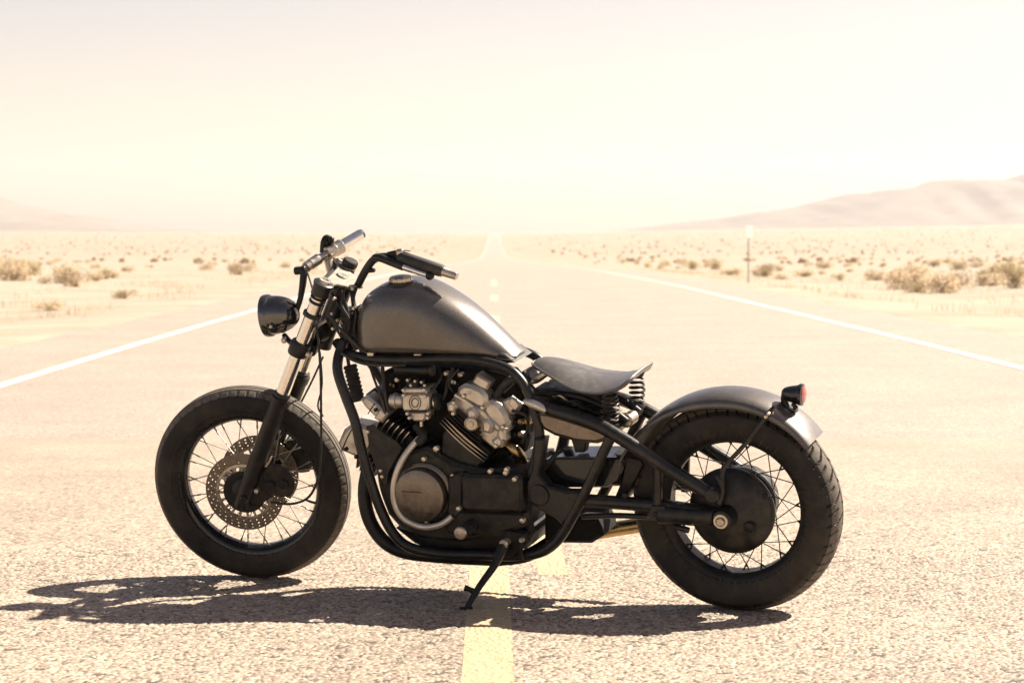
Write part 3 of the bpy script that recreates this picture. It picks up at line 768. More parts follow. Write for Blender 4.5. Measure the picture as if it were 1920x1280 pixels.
# brake calipers behind the fork legs
def caliper(off, sgn):
    q = lambda x, y: PS(x, y, .115) - TW * (0 if sgn > 0 else 1)
    c = MB()
    out = [q(x, y) - ls * (.002 if sgn > 0 else -.02) for x, y in [(497, 876), (508, 867), (524, 868), (540, 878), (552, 896), (554, 914), (546, 928), (530, 930), (512, 926), (500, 908), (493, 892)]]
    c.prism(out, ls * (.028) * sgn - ls * .012, .006)
    o = c.build('brake_caliper', 'case', bike)
    MB().lathe(q(508, 908) + ls * .010 * sgn, ls * sgn, [(.020, -.02), (.020, .010), (.017, .014), (.008, .014)], 20).build('piston_boss', 'black', o)
    MB().lathe(q(534, 904) + ls * .010 * sgn, ls * sgn, [(.017, -.02), (.017, .010), (.014, .013), (.006, .013)], 18).build('piston_boss', 'black', o)
    MB().lathe(q(484, 916) + ls * .020 * sgn, ls * sgn, [(.0075, -.03), (.0075, .004), (.005, .006)], 10).build('caliper_bolt', 'zinc', o)
    MB().prism([q(x, y) - ls * .012 * sgn for x, y in [(470, 905), (485, 880), (502, 872), (512, 930), (490, 945), (470, 945), (458, 935)]], ls * .014 * sgn, .004).build('caliper_bracket', 'black', o)
    MB().tube([q(500, 872) + ls * .01, q(508, 860) + ls * .01, q(511, 852) + ls * .008], [.005, .0042, .003], 8).build('bleed_nipple', 'zinc', o)
    return o
caliper(.115, 1); caliper(-.115, -1)
MB().lathe(PS(457, 934, .14), ls, [(.013, -.03), (.013, 0), (.009, .006), (.004, .006)], 12).build('axle_nut', 'black', bike)

# ---------- fuel tank
def lerp(a, b, t): return a + (b - a) * t
SEC_A = [(0, 0), (.55, 0), (.86, .012), (.955, .05), (.985, .12), (1, .25), (1, .40), (.985, .54), (.955, .66), (.90, .77), (.80, .87), (.64, .945), (.44, .985), (.22, .998), (0, 1)]
SEC_B = [(0, 0), (.60, 0), (.90, .02), (.97, .07), (1, .15), (.995, .24), (.97, .34), (.925, .45), (.86, .57), (.77, .69), (.65, .80), (.50, .89), (.34, .955), (.17, .99), (0, 1)]
ST = [  # photo x of the middle, top y, bottom y, half width, roundness
    (673.5, 583, 628, .060, .5), (675, 567, 642, .085, .4), (679, 551, 652, .104, .25), (688, 539, 659, .118, .12), (703, 529.5, 662, .127, .05), (723, 522, 663.5, .133, 0),
    (750, 517.8, 664, .136, 0), (780, 518, 664.5, .136, .05), (807, 524, 665, .133, .15), (838, 538.5, 665.5, .127, .3), (869, 557, 666, .118, .5),
    (900, 578, 667, .106, .68), (930, 602, 669, .092, .85), (955, 624, 671.5, .078, 1), (972, 641, 672.5, .066, 1), (981, 652, 671.5, .056, 1), (985, 659, 668, .040, 1)]
def stx(q):                                             # the outline in front is the near side, behind it is the far side
    k = interp([(673, .75), (700, .6), (760, .1), (880, 0), (940, -.35), (985, -.8)], q[0])
    return P(q[0], (q[1] + q[2]) / 2, q[3] * k).x
rings = []
for x, yt, yb, wd, rd in ST:
    T_, B_ = P(x, yt, -.025 * (wd / .13)), P(x, yb, wd * .9)
    xx = stx((x, yt, yb, wd, rd))
    half = []
    for (ya, za), (yb_, zb_) in zip(SEC_A, SEC_B):
        half.append((lerp(ya, yb_, rd) * wd, lerp(B_.z, T_.z, lerp(za, zb_, rd))))
    ring = [Vector((xx, y, z)) for y, z in half] + [Vector((xx, -y, z)) for y, z in reversed(half[1:-1])]
    rings.append(ring)
def resample(rings, k=4):
    out = []; N = len(rings)
    for i in range(N - 1):
        for s_ in range(k):
            t = s_ / k; r = []
            for a, b_, c, d in zip(rings[max(0, i - 1)], rings[i], rings[i + 1], rings[min(N - 1, i + 2)]):
                r.append(.5 * ((2 * b_) + (c - a) * t + (2 * a - 5 * b_ + 4 * c - d) * t * t + (3 * b_ - a - 3 * c + d) * t ** 3))
            out.append(r)
    out.append(rings[-1]); return out
rings = resample(rings, 4)
tank = MB().rings(rings, True, True, True).build('fuel_tank', 'tank', bike, 50)
prism('gap_backing', [(682, 652), (900, 656), (945, 664), (965, 680), (940, 682), (900, 674), (690, 672)], .075, .15, 'rubber', b=.004)  # black backing added so no light strip shows under the tank
def crest(x):
    a = [(stx(q), P(q[0], q[1], -.025 * (q[3] / .13)).z) for q in ST]
    return interp(sorted(a), x)
cpx = P(752, 529, .05).x; cp = Vector((cpx, .05, crest(cpx) - .001))
cap = MB().lathe(cp, (0, 0, 1), [(.034, -.012), (.034, 0), (.036, .002), (.036, .012), (.033, .016), (.020, .019), (.006, .020)], 32).build('filler_cap', 'steel', tank)
MB().lathe(cp + Vector((0, 0, -.006)), (0, 0, 1), [(.036, -.006), (.041, -.004), (.041, .003), (.037, .005)], 32).build('cap_collar', 'black', tank)
for k in range(12):
    th = k * math.pi / 6
    MB().box(cp + Vector((.0365 * math.cos(th), .0365 * math.sin(th), .007)), (math.cos(th), math.sin(th), 0), (-math.sin(th), math.cos(th), 0), (0, 0, 1), .0018, .005, .0045, .001).build('cap_lug', 'steel', tank)
MB().box(P(696, 663, .10), (1, 0, 0), (0, 1, 0), (0, 0, 1), .011, .01, .006, .002).build('tank_mount', 'zinc', tank)
MB().box(P(785, 664, .10), (1, 0, 0), (0, 1, 0), (0, 0, 1), .013, .01, .003, .001).build('tank_mount', 'steel', tank)
MB().tube([P(930, 672, .09), P(957, 675, .075), P(975, 668, .0), P(985, 661, -.05)], .003, 8).build('tank_seam', 'black', tank)

# ---------- saddle
SS = [(1003, 677, .022, 2), (1009, 671.5, .045, 7), (1020, 670, .062, 12), (1040, 672.5, .084, 16), (1062, 679, .102, 18), (1083, 686.5, .118, 19), (1104, 694, .130, 18), (1124, 700, .137, 16),
      (1145, 703.5, .138, 14), (1163, 703.5, .133, 12), (1180, 701, .132, 10), (1193, 697, .124, 7), (1200, 693, .110, 4), (1205, 690.5, .088, 2)]
rows = []
tv = [-1, -.93, -.8, -.62, -.42, -.2, 0, .2, .42, .62, .8, .93, 1]
for x, y, wd, dp in SS:
    c = P(x, y, 0)
    rows.append([Vector((c.x, t * wd, c.z - dp * U * abs(t) ** 2.2 + .006 * (1 - abs(t)) * 0)) for t in tv])
rows = resample(rows, 3)
nt = len(tv)
edge = [r[-1] for r in rows] + [rows[-1][i] for i in range(nt - 2, 0, -1)] + [r[0] for r in reversed(rows)] + [rows[0][i] for i in range(1, nt - 1)]
smb = MB(); N = len(rows)
def nrm_grid(rows, i, j):
    a = rows[min(i + 1, N - 1)][j] - rows[max(i - 1, 0)][j]; b_ = rows[i][min(j + 1, nt - 1)] - rows[i][max(j - 1, 0)]
    n_ = a.cross(b_); return (-n_ if n_.z < 0 else n_).normalized()
rings = []
for i in range(N):
    topr = rows[i]
    th = .012
    botr = [topr[j] - Vector((0, 0, th * (.35 if j in (0, nt - 1) else 1))) for j in range(nt)]
    rings.append(list(topr) + list(reversed(botr)))
smb.rings(rings, True, True, True)
seat = smb.build('saddle', 'leather', bike, 60)
MB().tube(edge + [edge[0]], .0042, 8, sub=1).build('piping', 'leather', seat)
def spring(x0, y0, x1, y1, off, r0, r1, turns, wire):
    a, b_ = P(x0, y0, off), P(x1, y1, off); ax, u_, v_ = frame_of(b_ - a); L = (b_ - a).length
    pts = []
    for i in range(turns * 16 + 1):
        t = i / (turns * 16); rr_ = lerp(r0, r1, min(1, t * 2) if t < .5 else min(1, (1 - t) * 2)); an = t * turns * 2 * math.pi
        pts.append(a + ax * L * t + (u_ * math.cos(an) + v_ * math.sin(an)) * rr_)
    return MB().tube(pts, wire, 8, sub=1, smooth=False).build('seat_spring', 'case' if off > 0 else 'black', bike)
spring(1143, 733, 1146, 793, .09, .020, .027, 8, .0032)
spring(1194, 702, 1195, 758, -.09, .018, .024, 6, .0038)
for x, y, off in ((1146, 796, .09), (1195, 761, -.09), (1143, 730, .09), (1194, 699, -.09)):
    MB().lathe(P(x, y, off), (0, 0, 1), [(.024, -.004), (.025, 0), (.024, .004)], 18).build('spring_cup', 'black', bike)
tube('seat_hinge', [(985, 700, .04), (1000, 712, .05), (1022, 700, .05), (1030, 694, .05)], [.010, .014, .012, .009], 'steel')
MB().box(P(992, 703, .03), (1, 0, -.3), (0, 1, 0), (.3, 0, 1), .012, .045, .020, .005).build('hinge_block', 'black', bike)
tube('seat_rail', [(1005, 735, .06), (1050, 738, .06), (1100, 748, .06), (1150, 772, .06), (1175, 790, .06)], .012, 'black')
tube('seat_rail', [(1005, 735, .06), (1050, 738, .06), (1100, 748, .06), (1150, 772, .06), (1175, 790, .06)], .012, 'black', mirror=True)
tube('cross_tube', [(1130, 812, .13), (1160, 795, .03), (1200, 768, -.10)], .013, 'frame')
MB().lathe(P(1180, 785, .0), (0, 1, 0), [(.018, -.03), (.021, -.028), (.021, .028), (.018, .03)], 18).build('cross_tube_collar', 'steel', bike)
MB().prism(PL([(1002, 728), (1040, 728), (1100, 745), (1125, 765), (1125, 790), (1080, 782), (1030, 762), (1004, 752)], .05), (0, -.10, 0), .006).build('electrics_tray', 'black', bike)
rng = random.Random(3)
for k in range(7):
    x0 = 1012 + k * 13; yb = 738 + k * 4.5
    tube('wiring_cable', [(x0, yb - 4 + rng.uniform(-4, 4), .07), (x0 + 14, yb + rng.uniform(-7, 6), .085), (x0 + 30, yb + 4 + rng.uniform(-6, 8), .075), (x0 + 44, yb + 12, .06)], rng.choice((.003, .004, .0045)), rng.choice(('rubber', 'black', 'steel')), n=8)

# ---------- frame tubes (right-hand ones mirror the left)
DOWN = [(644, 640, .06), (634, 672, .09), (634, 700, .11), (648, 742, .13), (666, 790, .14), (676, 835, .145), (690, 885, .145), (712, 950, .145), (738, 1000, .145), (770, 1026, .145), (830, 1038, .145), (900, 1040, .145), (960, 1042, .145), (1010, 1036, .145), (1043, 1015, .145), (1070, 975, .145), (1105, 905, .145), (1135, 840, .145), (1150, 812, .145)]
TOPT = [(630, 640, .03), (645, 658, .05), (672, 668, .085), (710, 673, .10), (770, 674, .105), (840, 672, .105), (900, 676, .10), (950, 690, .10), (978, 714, .105), (994, 745, .115), (1004, 780, .12), (1012, 815, .12), (1006, 860, .12), (998, 895, .12)]
RAIL = [(1000, 750, .12), (1030, 766, .13), (1080, 781, .14), (1120, 796, .145), (1150, 812, .148), (1200, 843, .15), (1260, 882, .15), (1310, 913, .15), (1333, 928, .15)]
for mir in (False, True):
    tube('down_tube', DOWN, .0165, 'frame', sub=8, mirror=mir)
    tube('top_tube', TOPT, [.015] * 9 + [.014, .014, .016, .018, .020], 'frame', sub=8, mirror=mir)
    rl = tube('rear_rail', RAIL, [.014, .020] + [.0215] * 6 + [.020], 'frame', sub=6, mirror=mir, n=16)
    tube('gusset_strut', [(1233, 868, .14), (1233, 966, .135)], .0140, 'frame', mirror=mir)
    tube('swing_arm', [(1050, 935, .115), (1090, 938, .125), (1160, 942, .125), (1235, 948, .125), (1300, 958, .13), (1345, 968, .14)], [.030, .022, .021, .022, .024, .020], 'frame', mirror=mir)
tube('loom_sleeve', [(640, 662, .11), (665, 676, .11), (700, 684, .11), (760, 684, .10)], .005, 'rubber')
MB().lathe(P(1333, 930, .172), (0, 1, 0), [(.020, -.04), (.0225, -.036), (.0225, -.004), (.018, 0)], 20).build('rail_end', 'frame', bike)
piv = prism('pivot_plate', [(1001, 822), (1021, 822), (1010, 890), (1028, 912), (1062, 922), (1092, 922), (1096, 940), (1072, 962), (1054, 985), (1040, 972), (1010, 956), (988, 938), (987, 905), (996, 880)], .15, .05, 'frame', b=.006)
MB().lathe(P(1009, 929, .157), (0, 1, 0), [(.034, -.012), (.0345, -.004), (.033, 0), (.030, .001), (.029, -.002)], 30).build('pivot_cap', 'frame', piv)
prism('strut_bracket', [(1222, 948), (1246, 948), (1247, 974), (1238, 977), (1210, 970)], .155, .03, 'frame')
tube('lower_link', [(1092, 968, .12), (1160, 966, .12), (1232, 970, .125)], .009, 'frame')
bolts([(1230, 964), (1172, 928)], .158, 'black', piv)

# oil tank under the rail, black box inside the frame
ot = MB()
oil = prism('oil_tank', [(1004, 764), (1026, 768), (1075, 784), (1115, 798), (1142, 812), (1140, 826), (1118, 833), (1080, 830), (1038, 818), (1016, 806), (1007, 790)], .135, .24, 'cover', b=.014)
MB().tube(PL([(1006, 776), (1030, 780), (1080, 795), (1120, 809), (1138, 818)], .136), .0025, 6).build('tank_seam', 'frame', oil)
MB().tube([P(985, 752, .12), P(1000, 757, .135), P(1016, 764, .14), P(1024, 770, .14)], [.010, .014, .013, .010], 14).build('oil_hose', 'alu', oil)
bb = prism('battery_box', [(1022, 862), (1035, 858), (1165, 858), (1172, 866), (1160, 902), (1140, 914), (1040, 914), (1014, 898)], .075, .15, 'gloss', b=.006)
MB().prism([P(1030, 858, .08), P(1060, 842, -.06), P(1150, 842, -.06), P(1128, 858, .08)], (0, 0, -.006), .002).build('box_lid', 'case', bb)
tube('battery_strap', [(1016, 884, .08), (1028, 868, .085), (1042, 852, .08), (1056, 843, .05)], [.006, .007, .007, .005], 'rubber')
prism('frame_gusset', [(1070, 822), (1100, 826), (1095, 848), (1078, 848)], .03, .04, 'frame')
prism('mud_guard', [(1150, 850), (1200, 862), (1206, 872), (1188, 905), (1172, 938), (1150, 938), (1166, 900), (1172, 872)], .06, .12, 'black')
prism('exhaust_collector', [(1020, 962), (1085, 968), (1118, 970), (1128, 990), (1130, 1005), (1108, 1019), (1020, 1018)], .04, .14, 'rough_black', b=.01)
tube('muffler', [(1040, 1000, -.06), (1100, 1000, -.09), (1160, 990, -.12), (1205, 983, -.135), (1260, 974, -.14)], [.020, .022, .024, .024, .024], 'golden_brown', n=18)  # golden reflection of the ground is put into this metal colour

# ---------- rear mudguard, tail lamp, final drive
def wang(px, py, off):
    q = P(px, py, off) - CR; return math.atan2(q.z, q.x), math.hypot(q.x, q.z)
f0, f1 = R(22), R(139.5)
RC_ = [(20, .384), (39, .379), (50, .375), (88, .370), (114, .365), (130, .356), (140, .349)]
RE_ = [(20, .372), (39, .364), (53, .353), (70, .339), (84, .331), (114, .330), (134, .328), (140, .326)]
def fr(th, r, y=1):
    d = math.degrees(th); e_ = interp(RE_, d)
    if y < 0: e_ = min(e_, .334)
    e_ = e_; return e_ + (interp(RC_, d) - e_) * (r - .349) / .038
FSEC = [(-.090, .349), (-.0905, .356), (-.088, .364), (-.080, .372), (-.062, .380), (-.035, .3855), (0, .387), (.035, .3855), (.062, .380), (.080, .372), (.088, .364), (.0905, .356), (.090, .349)]
rings = []
for i in range(61):
    th = lerp(f0, f1, i / 60)
    o_ = [CR + Vector((fr(th, r, y) * math.cos(th), y, fr(th, r, y) * math.sin(th))) for y, r in FSEC]
    i_ = [CR + Vector(((fr(th, r, y) - .0025) * math.cos(th), y * .972, (fr(th, r, y) - .0025) * math.sin(th))) for y, r in reversed(FSEC)]
    rings.append(o_ + i_)
fen = MB().rings(rings, True, True, True).build('rear_mudguard', 'fender', bike, 40)
for s_ in (1, -1):
    MB().tube([CR + Vector((fr(lerp(f0, f1, i / 40), .349, s_) * math.cos(lerp(f0, f1, i / 40)), s_ * .0895, fr(lerp(f0, f1, i / 40), .349, s_) * math.sin(lerp(f0, f1, i / 40)))) for i in range(41)], .003, 8, sub=1).build('rolled_edge', 'fender', fen)
MB().tube([P(1452, 762, .085), P(1440, 776, .098), P(1422, 800, .105), P(1392, 838, .108), P(1364, 868, .11), P(1355, 884, .115), P(1353, 905, .12)], [.006, .0075, .0068, .0068, .007, .008, .009], 12).build('mudguard_stay', 'frame', fen)
bolts([(1441, 775), (1436, 781)], .107, 'zinc', fen, 3.2 * U)
tl0 = P(1479, 738, .0); tax = Vector((-1, 0, -.05)).normalized()
tl = MB().lathe(tl0, tax, [(.004, -.022), (.012, -.020), (.0185, -.013), (.0225, -.002), (.0255, .010), (.0285, .026), (.0315, .031), (.0335, .035), (.0335, .043), (.030, .045)], 32).build('tail_light', 'gloss', bike)
MB().lathe(tl0 + tax * .040, tax, [(.0285, 0), (.026, .007), (.017, .011), (.006, .012)], 24).build('tail_lens', 'redlens', tl)
sb = P(1479, 766, .0)
MB().tube([P(1472, 742, 0), P(1471, 752, 0), P(1474, 762, 0), P(1475, 768, 0)], [.013, .011, .011, .015], 12).build('lamp_stem', 'black', tl)
MB().box(P(1480, 766, 0) , (1, 0, .5), (0, 1, 0), (-.5, 0, 1), .024, .022, .006, .003).build('lamp_bracket', 'black', tl)
bolts([(1488, 758), (1491, 764)], .012, 'black', tl, 4 * U)

fd = MB().lathe(CR + Vector((0, .050, 0)), (0, 1, 0), [(.118, -.02), (.132, -.012), (.135, -.004), (.135, .004), (.128, .010), (.128, .018), (.120, .026), (.104, .040), (.082, .050), (.055, .056), (.036, .060), (.030, .085), (.026, .112)], 48).build('final_drive', 'case', bike)
ax0 = CR + Vector((0, .172, 0))
MB().lathe(CR + Vector((0, .11, 0)), (0, 1, 0), [(.036, 0), (.034, .04), (.030, .055), (.020, .058)], 28).build('axle_boss', 'black', fd)
MB().lathe(CR + Vector((0, .165, 0)), (0, 1, 0), [(.0225, 0), (.023, .004), (.0215, .008), (.016, .008), (.0155, .003)], 28).build('axle_washer', 'zinc', fd)
MB().lathe(CR + Vector((0, .166, 0)), (0, 1, 0), [(.0135, 0), (.0135, .012), (.0115, .014), (.004, .014)], 6).build('axle_nut', 'steel', fd)
tube('drive_shaft', [(1238, 962, .13), (1262, 964, .135), (1300, 967, .14), (1340, 969, .145)], [.033, .030, .026, .026], 'case', n=18)
tube('torque_arm', [(1262, 986, .14), (1285, 992, .14), (1292, 994, .14)], [.008, .010, .009], 'case')
MB().lathe(P(1406, 987, .10), (.1, 1, -.1), [(.022, -.03), (.020, 0), (.016, .012), (.008, .014)], 18).build('filler_boss', 'case', fd)
MB().tube([P(1345, 892, .115), P(1352, 905, .12), P(1350, 930, .12), P(1345, 945, .13)], [.012, .013, .012, .012], 12).build('stay_lug', 'case', fd)
bolts([(1356, 1018), (1384, 1024), (1424, 1000), (1436, 930), (1412, 888), (1352, 1005)], .075, 'black', fd, 4.5 * U)

# ---------- engine
eng = prism('engine', [(712, 925), (722, 880), (752, 850), (800, 838), (850, 868), (900, 880), (985, 878), (1000, 930), (990, 985), (945, 1006), (860, 1016), (790, 1010), (750, 992), (726, 965)], .125, .26, 'case', b=.012)
cov = MB().lathe(P(797, 922, .125), (0, 1, 0), [(.098, -.01), (.098, .006), (.092, .012), (.0865, .014), (.0865, .040), (.083, .047), (.070, .053), (.045, .057), (.015, .058)], 56).build('generator_cover', 'cover', eng)
MB().tube(PL([(752, 921), (775, 922), (790, 923)], .184), .0012, 6).build('cover_scratch', 'black', eng)
bolts([(795, 860), (849, 892), (848, 944), (790, 968), (748, 900), (760, 958), (800, 980)], .140, 'zinc', eng)
cc = prism('clutch_cover', [(862, 896), (872, 890), (968, 892), (977, 900), (979, 955), (974, 962), (872, 958), (864, 950)], .165, .06, 'case', b=.010)
prism('gearbox_cover', [(862, 958), (985, 962), (988, 985), (940, 1000), (870, 1006), (840, 1000), (832, 985)], .150, .05, 'case', b=.008)
prism('sprocket_cover', [(840, 890), (868, 885), (866, 960), (850, 975), (838, 960)], .148, .05, 'case', b=.006)
bolts([(919, 883), (965, 898), (860, 953), (979, 975), (948, 886), (950, 880)], .168, 'zinc', eng)
bolts([(818, 841)], .135, 'zinc', eng, 6 * U)
tube('breather_pipe', [(818, 842, .138), (830, 858, .142), (842, 876, .142), (849, 890, .142)], .003, 'black', eng)
tube('breather_pipe', [(852, 892, .146), (880, 886, .146), (917, 883, .15)], .0028, 'black', eng)
tube('coolant_pipe', [(790, 818, .11), (775, 833, .125), (757, 857, .145), (744, 885, .16), (738, 915, .165), (741, 945, .165), (754, 968, .165), (775, 982, .165), (800, 988, .165), (828, 982, .165), (848, 968, .155)], .0105, 'alu', n=14)
tube('hose_elbow', [(782, 800, .07), (792, 810, .09), (790, 822, .11), (782, 830, .118)], [.017, .017, .016, .015], 'rubber')
prism('side_plate', [(686, 799), (697, 796), (745, 829), (754, 840), (741, 862), (729, 884), (725, 912), (716, 905), (707, 884), (693, 846)], .148, .006, 'case', b=.002)
bolts([(690, 809), (714, 882), (717, 893)], .15, 'zinc', eng, 4 * U)
# sump
prism('sump', [(740, 990), (800, 1004), (870, 1010), (990, 985), (1000, 1000), (985, 1030), (930, 1034), (800, 1030), (775, 1018)], .10, .20, 'black', b=.008)
# dark filler block added behind the cylinders to close the light gaps
prism('backing_block', [(712, 700), (740, 690), (860, 690), (950, 700), (985, 740), (990, 790), (980, 850), (890, 872), (830, 830), (790, 815), (745, 812), (722, 770)], .030, .10, 'rough_black', b=.01)

# rear bank
cyl = MB().prism(PL([(829, 812), (846, 790), (920, 850), (900, 872), (880, 893), (850, 888), (826, 850)], .10), (0, -.20, 0), .006).build('cylinder', 'case', bike)
E_ = (.66, -.75); D_ = (.75, .66)
for k in range(7):
    bx, by = 824 + 4.1 * k, 792 - 4.6 * k
    ln = 112 - 1.5 * k if k < 3 else 100 - 6 * k
    n0, tk = 6, 2.0
    q = []
    for i in range(n0 + 1):
        t = i / n0; sag = 5.5 * math.sin(math.pi * t) * (1 if k < 3 else .4)
        q.append((bx + D_[0] * ln * t - E_[0] * sag * .7, by + D_[1] * ln * t - E_[1] * sag * .7))
    top_ = [(x + E_[0] * tk * (.35 if i in (0, n0) else 1), y + E_[1] * tk * (.35 if i in (0, n0) else 1)) for i, (x, y) in enumerate(q)]
    MB().prism(PL(q + top_[::-1], .122 - .002 * k), (0, -.22, 0), .0009).build('cooling_fin', 'case', cyl, face2='fin' if k < 3 else None)
hd = MB().prism(PL([(838, 758), (852, 742), (880, 752), (905, 775), (935, 805), (950, 818), (944, 838), (925, 842), (905, 826), (880, 806), (858, 786), (840, 776)], .085), (0, -.19, 0), .008).build('cylinder_head', 'alu', bike)
vc = MB()
vc.prism(PL([(855, 740), (857, 728), (868, 720), (884, 722), (902, 730), (912, 742), (914, 757), (905, 768), (893, 764), (872, 752)], .092), (0, -.16, 0), .012)
vc.prism(PL([(905, 770), (908, 756), (920, 750), (936, 758), (948, 776), (954, 792), (950, 812), (938, 808), (916, 792)], .092), (0, -.16, 0), .012)
vc.prism(PL([(880, 752), (886, 740), (915, 750), (925, 764), (918, 785), (900, 772)], .080), (0, -.14, 0), .008)
vco = vc.build('valve_cover', 'alu', hd)
MB().prism(PL([(850, 742), (853, 738), (872, 749), (893, 764), (908, 772), (920, 786), (940, 803), (953, 812), (951, 817), (936, 809), (915, 792), (900, 777), (890, 769), (870, 755)], .098), (0, -.02, 0), .002).build('cover_flange', 'alu', hd)
lump = [((836, 757), (848, 752), (856, 764), (850, 776), (838, 771)), ((873, 768), (886, 764), (896, 776), (890, 790), (876, 786)), ((902, 790), (914, 786), (924, 798), (918, 814), (904, 810)),
        ((920, 826), (932, 816), (944, 826), (940, 840), (926, 838)), ((934, 800), (946, 806), (948, 826), (938, 830), (930, 814))]
for q in lump: MB().prism(PL(q, .115), (0, -.05, 0), .008).build('head_boss', 'alu', hd)
MB().lathe(P(885, 794, .115), (.0, 1, .05), [(.0215, -.03), (.0225, 0), (.0225, .010), (.019, .012), (.018, .009), (.010, .009), (.009, .012), (.003, .012)], 28).build('head_plug', 'steel', hd)
bolts([(851, 755), (905, 764), (943, 800), (870, 742), (930, 836), (850, 775)], .118, 'zinc', hd, 4 * U)
MB().prism(PL([(893, 701), (920, 716), (912, 732), (900, 728), (884, 717)], .075), (0, -.07, 0), .006).build('thermostat_housing', 'alu', hd)
MB().prism(PL([(940, 752), (957, 744), (975, 760), (966, 776), (958, 778), (944, 764)], .065), (0, -.08, 0), .006).build('rocker_box', 'alu', hd)
MB().prism(PL([(958, 744), (967, 750), (975, 760), (966, 772), (952, 757)], .072), (0, -.012, 0), .004).build('box_lid', 'alu', hd)
tube('exhaust_header', [(950, 832, .05), (964, 842, .06), (974, 856, .05), (984, 880, .03), (986, 920, .0), (1000, 965, -.03)], [.018, .019, .020, .020, .020, .020], 'golden_brown', n=16)
tube('spark_lead', [(945, 735, .06), (960, 720, .05), (950, 702, .04), (920, 694, .03)], .0045, 'rubber')
tube('spark_lead', [(960, 770, .07), (985, 778, .08), (990, 800, .07), (978, 830, .06)], .0050, 'rubber')
tube('coolant_hose', [(930, 742, .05), (950, 716, .06), (972, 712, .05), (985, 730, .04)], .012, 'rubber')
for i in range(6):
    x, y = 962 + (i % 3) * 13, 790 + (i // 3) * 24
    MB().lathe(P(x, y, .05), (.2, 1, .1), [(.010, -.02), (.011, 0), (.007, .004)], 10).build('hose_clip', rng.choice(('steel', 'black', 'golden_brown')), eng)

# front bank
cyl = MB().prism(PL([(700, 812), (716, 780), (760, 808), (790, 838), (760, 880), (735, 880), (700, 850)], .09), (0, -.18, 0), .006).build('cylinder', 'case', bike)
for k in range(6):
    x0, y0 = 703.5 + 9.4 * k, 801 + 6.0 * k; x1, y1 = 718 + 9.6 * k, 780 + 5.8 * k
    MB().prism(PL([(x0, y0), (x0 + 5, y0 - 10), (x1, y1), (x1 + 2.4, y1 + 1.5), (x0 + 7, y0 - 8), (x0 + 2.4, y0 + 1.5)], .112), (0, -.20, 0), .001).build('cooling_fin', 'case', cyl, face2='fin')
for k in range(5):
    x0, y0 = 669 + 6.5 * k, 858 + 5.0 * k
    MB().prism(PL([(x0, y0), (x0 + 12, y0 - 10), (x0 + 14, y0 - 8), (x0 + 2, y0 + 18), (x0 - 2, y0 + 20)], .06), (0, -.14, 0), .001).build('cooling_fin', 'case', cyl)
fh = MB().prism(PL([(674, 750), (686, 741), (708, 759), (727, 776), (722, 784), (713, 790), (698, 778), (684, 764)], .105), (0, -.16, 0), .008).build('cylinder_head', 'alu', bike)
MB().prism(PL([(632, 831), (643, 806), (663, 791), (690, 800), (700, 830), (690, 850), (681, 853), (676, 863), (660, 855), (637, 845)], .075), (0, -.15, 0), .012).build('valve_cover', 'alu', fh)
MB().tube(PL([(640, 846), (650, 822), (660, 804), (668, 793)], .0765), .0018, 6).build('cover_joint', 'black', fh)
MB().prism(PL([(700, 784), (712, 764), (727, 776), (716, 794)], .112), (0, -.04, 0), .006).build('head_boss', 'alu', fh)
MB().tube(PL([(690, 776), (697, 764), (703, 756)], .1065), .0018, 6).build('cover_joint', 'black', fh)
MB().prism(PL([(684, 740), (700, 728), (722, 744), (727, 774), (708, 758)], .04), (0, -.10, 0), .006).build('rocker_box', 'case', fh)
bolts([(705, 768), (648, 842), (668, 856)], .108, 'black', fh, 4 * U)

# carburettor between the banks, ignition coil above it
cb = MB().prism(PL([(756, 738), (799, 738), (803, 746), (803, 766), (799, 771), (757, 771), (753, 765), (753, 745)], .125), (0, -.08, 0), .006).build('carburettor', 'alu', bike)
MB().prism(PL([(754, 728), (798, 728), (800, 737), (753, 737)], .130), (0, -.08, 0), .004).build('top_lid', 'alu', cb)
MB().prism(PL([(768, 772), (800, 772), (798, 786), (793, 790), (776, 790), (769, 784)], .122), (0, -.07, 0), .006).build('float_bowl', 'alu', cb)
MB().tube(PL([(767, 771), (801, 771)], .128), .0028, 8, smooth=False).build('bowl_joint', 'black', cb)
def oval(cx, cy, rx, ry, off, k=24): return [P(cx + rx * math.cos(2 * math.pi * i / k), cy + ry * math.sin(2 * math.pi * i / k), off) for i in range(k)]
for rx, ry, w_ in ((10.5, 13.5, .0012), (6.5, 9.0, .0011)):
    q = oval(778, 755, rx, ry, .1262); MB().tube(q + [q[0]], w_, 6, sub=1).build('oval_rim', 'black', cb)
MB().prism(oval(778, 755, 5.5, 8, .130), (0, -.006, 0), .002).build('oval_badge', 'alu', cb)
bolts([(757, 731), (796, 731), (764, 775), (803, 775), (768, 783), (802, 783), (757, 741), (797, 743)], .133, 'alu', cb, 3.6 * U)
MB().cyl(P(790, 789, .10), P(790, 799, .10), .006, 12, .001).build('drain_plug', 'zinc', cb)
MB().lathe(P(752, 751, .085), (1, 0, 0), [(.018, -.01), (.022, 0), (.022, .010), (.026, .012), (.026, .022), (.021, .024), (.021, .034), (.015, .036)], 24).build('intake_stub', 'alu', cb)
MB().lathe(P(806, 752, .085), (-1, 0, 0), [(.018, -.01), (.020, 0), (.024, .003), (.024, .016), (.021, .018), (.026, .022), (.026, .034), (.020, .036)], 24).build('intake_boot', 'rubber', cb)
MB().lathe(P(816, 753, .085), (-1, 0, 0), [(.0245, 0), (.0262, .001), (.0262, .007), (.0245, .008)], 24).build('boot_clamp', 'steel', cb)
MB().cyl(P(742, 692, .095), P(806, 694, .095), .0145, 20, .003).build('ignition_coil', 'black', bike)
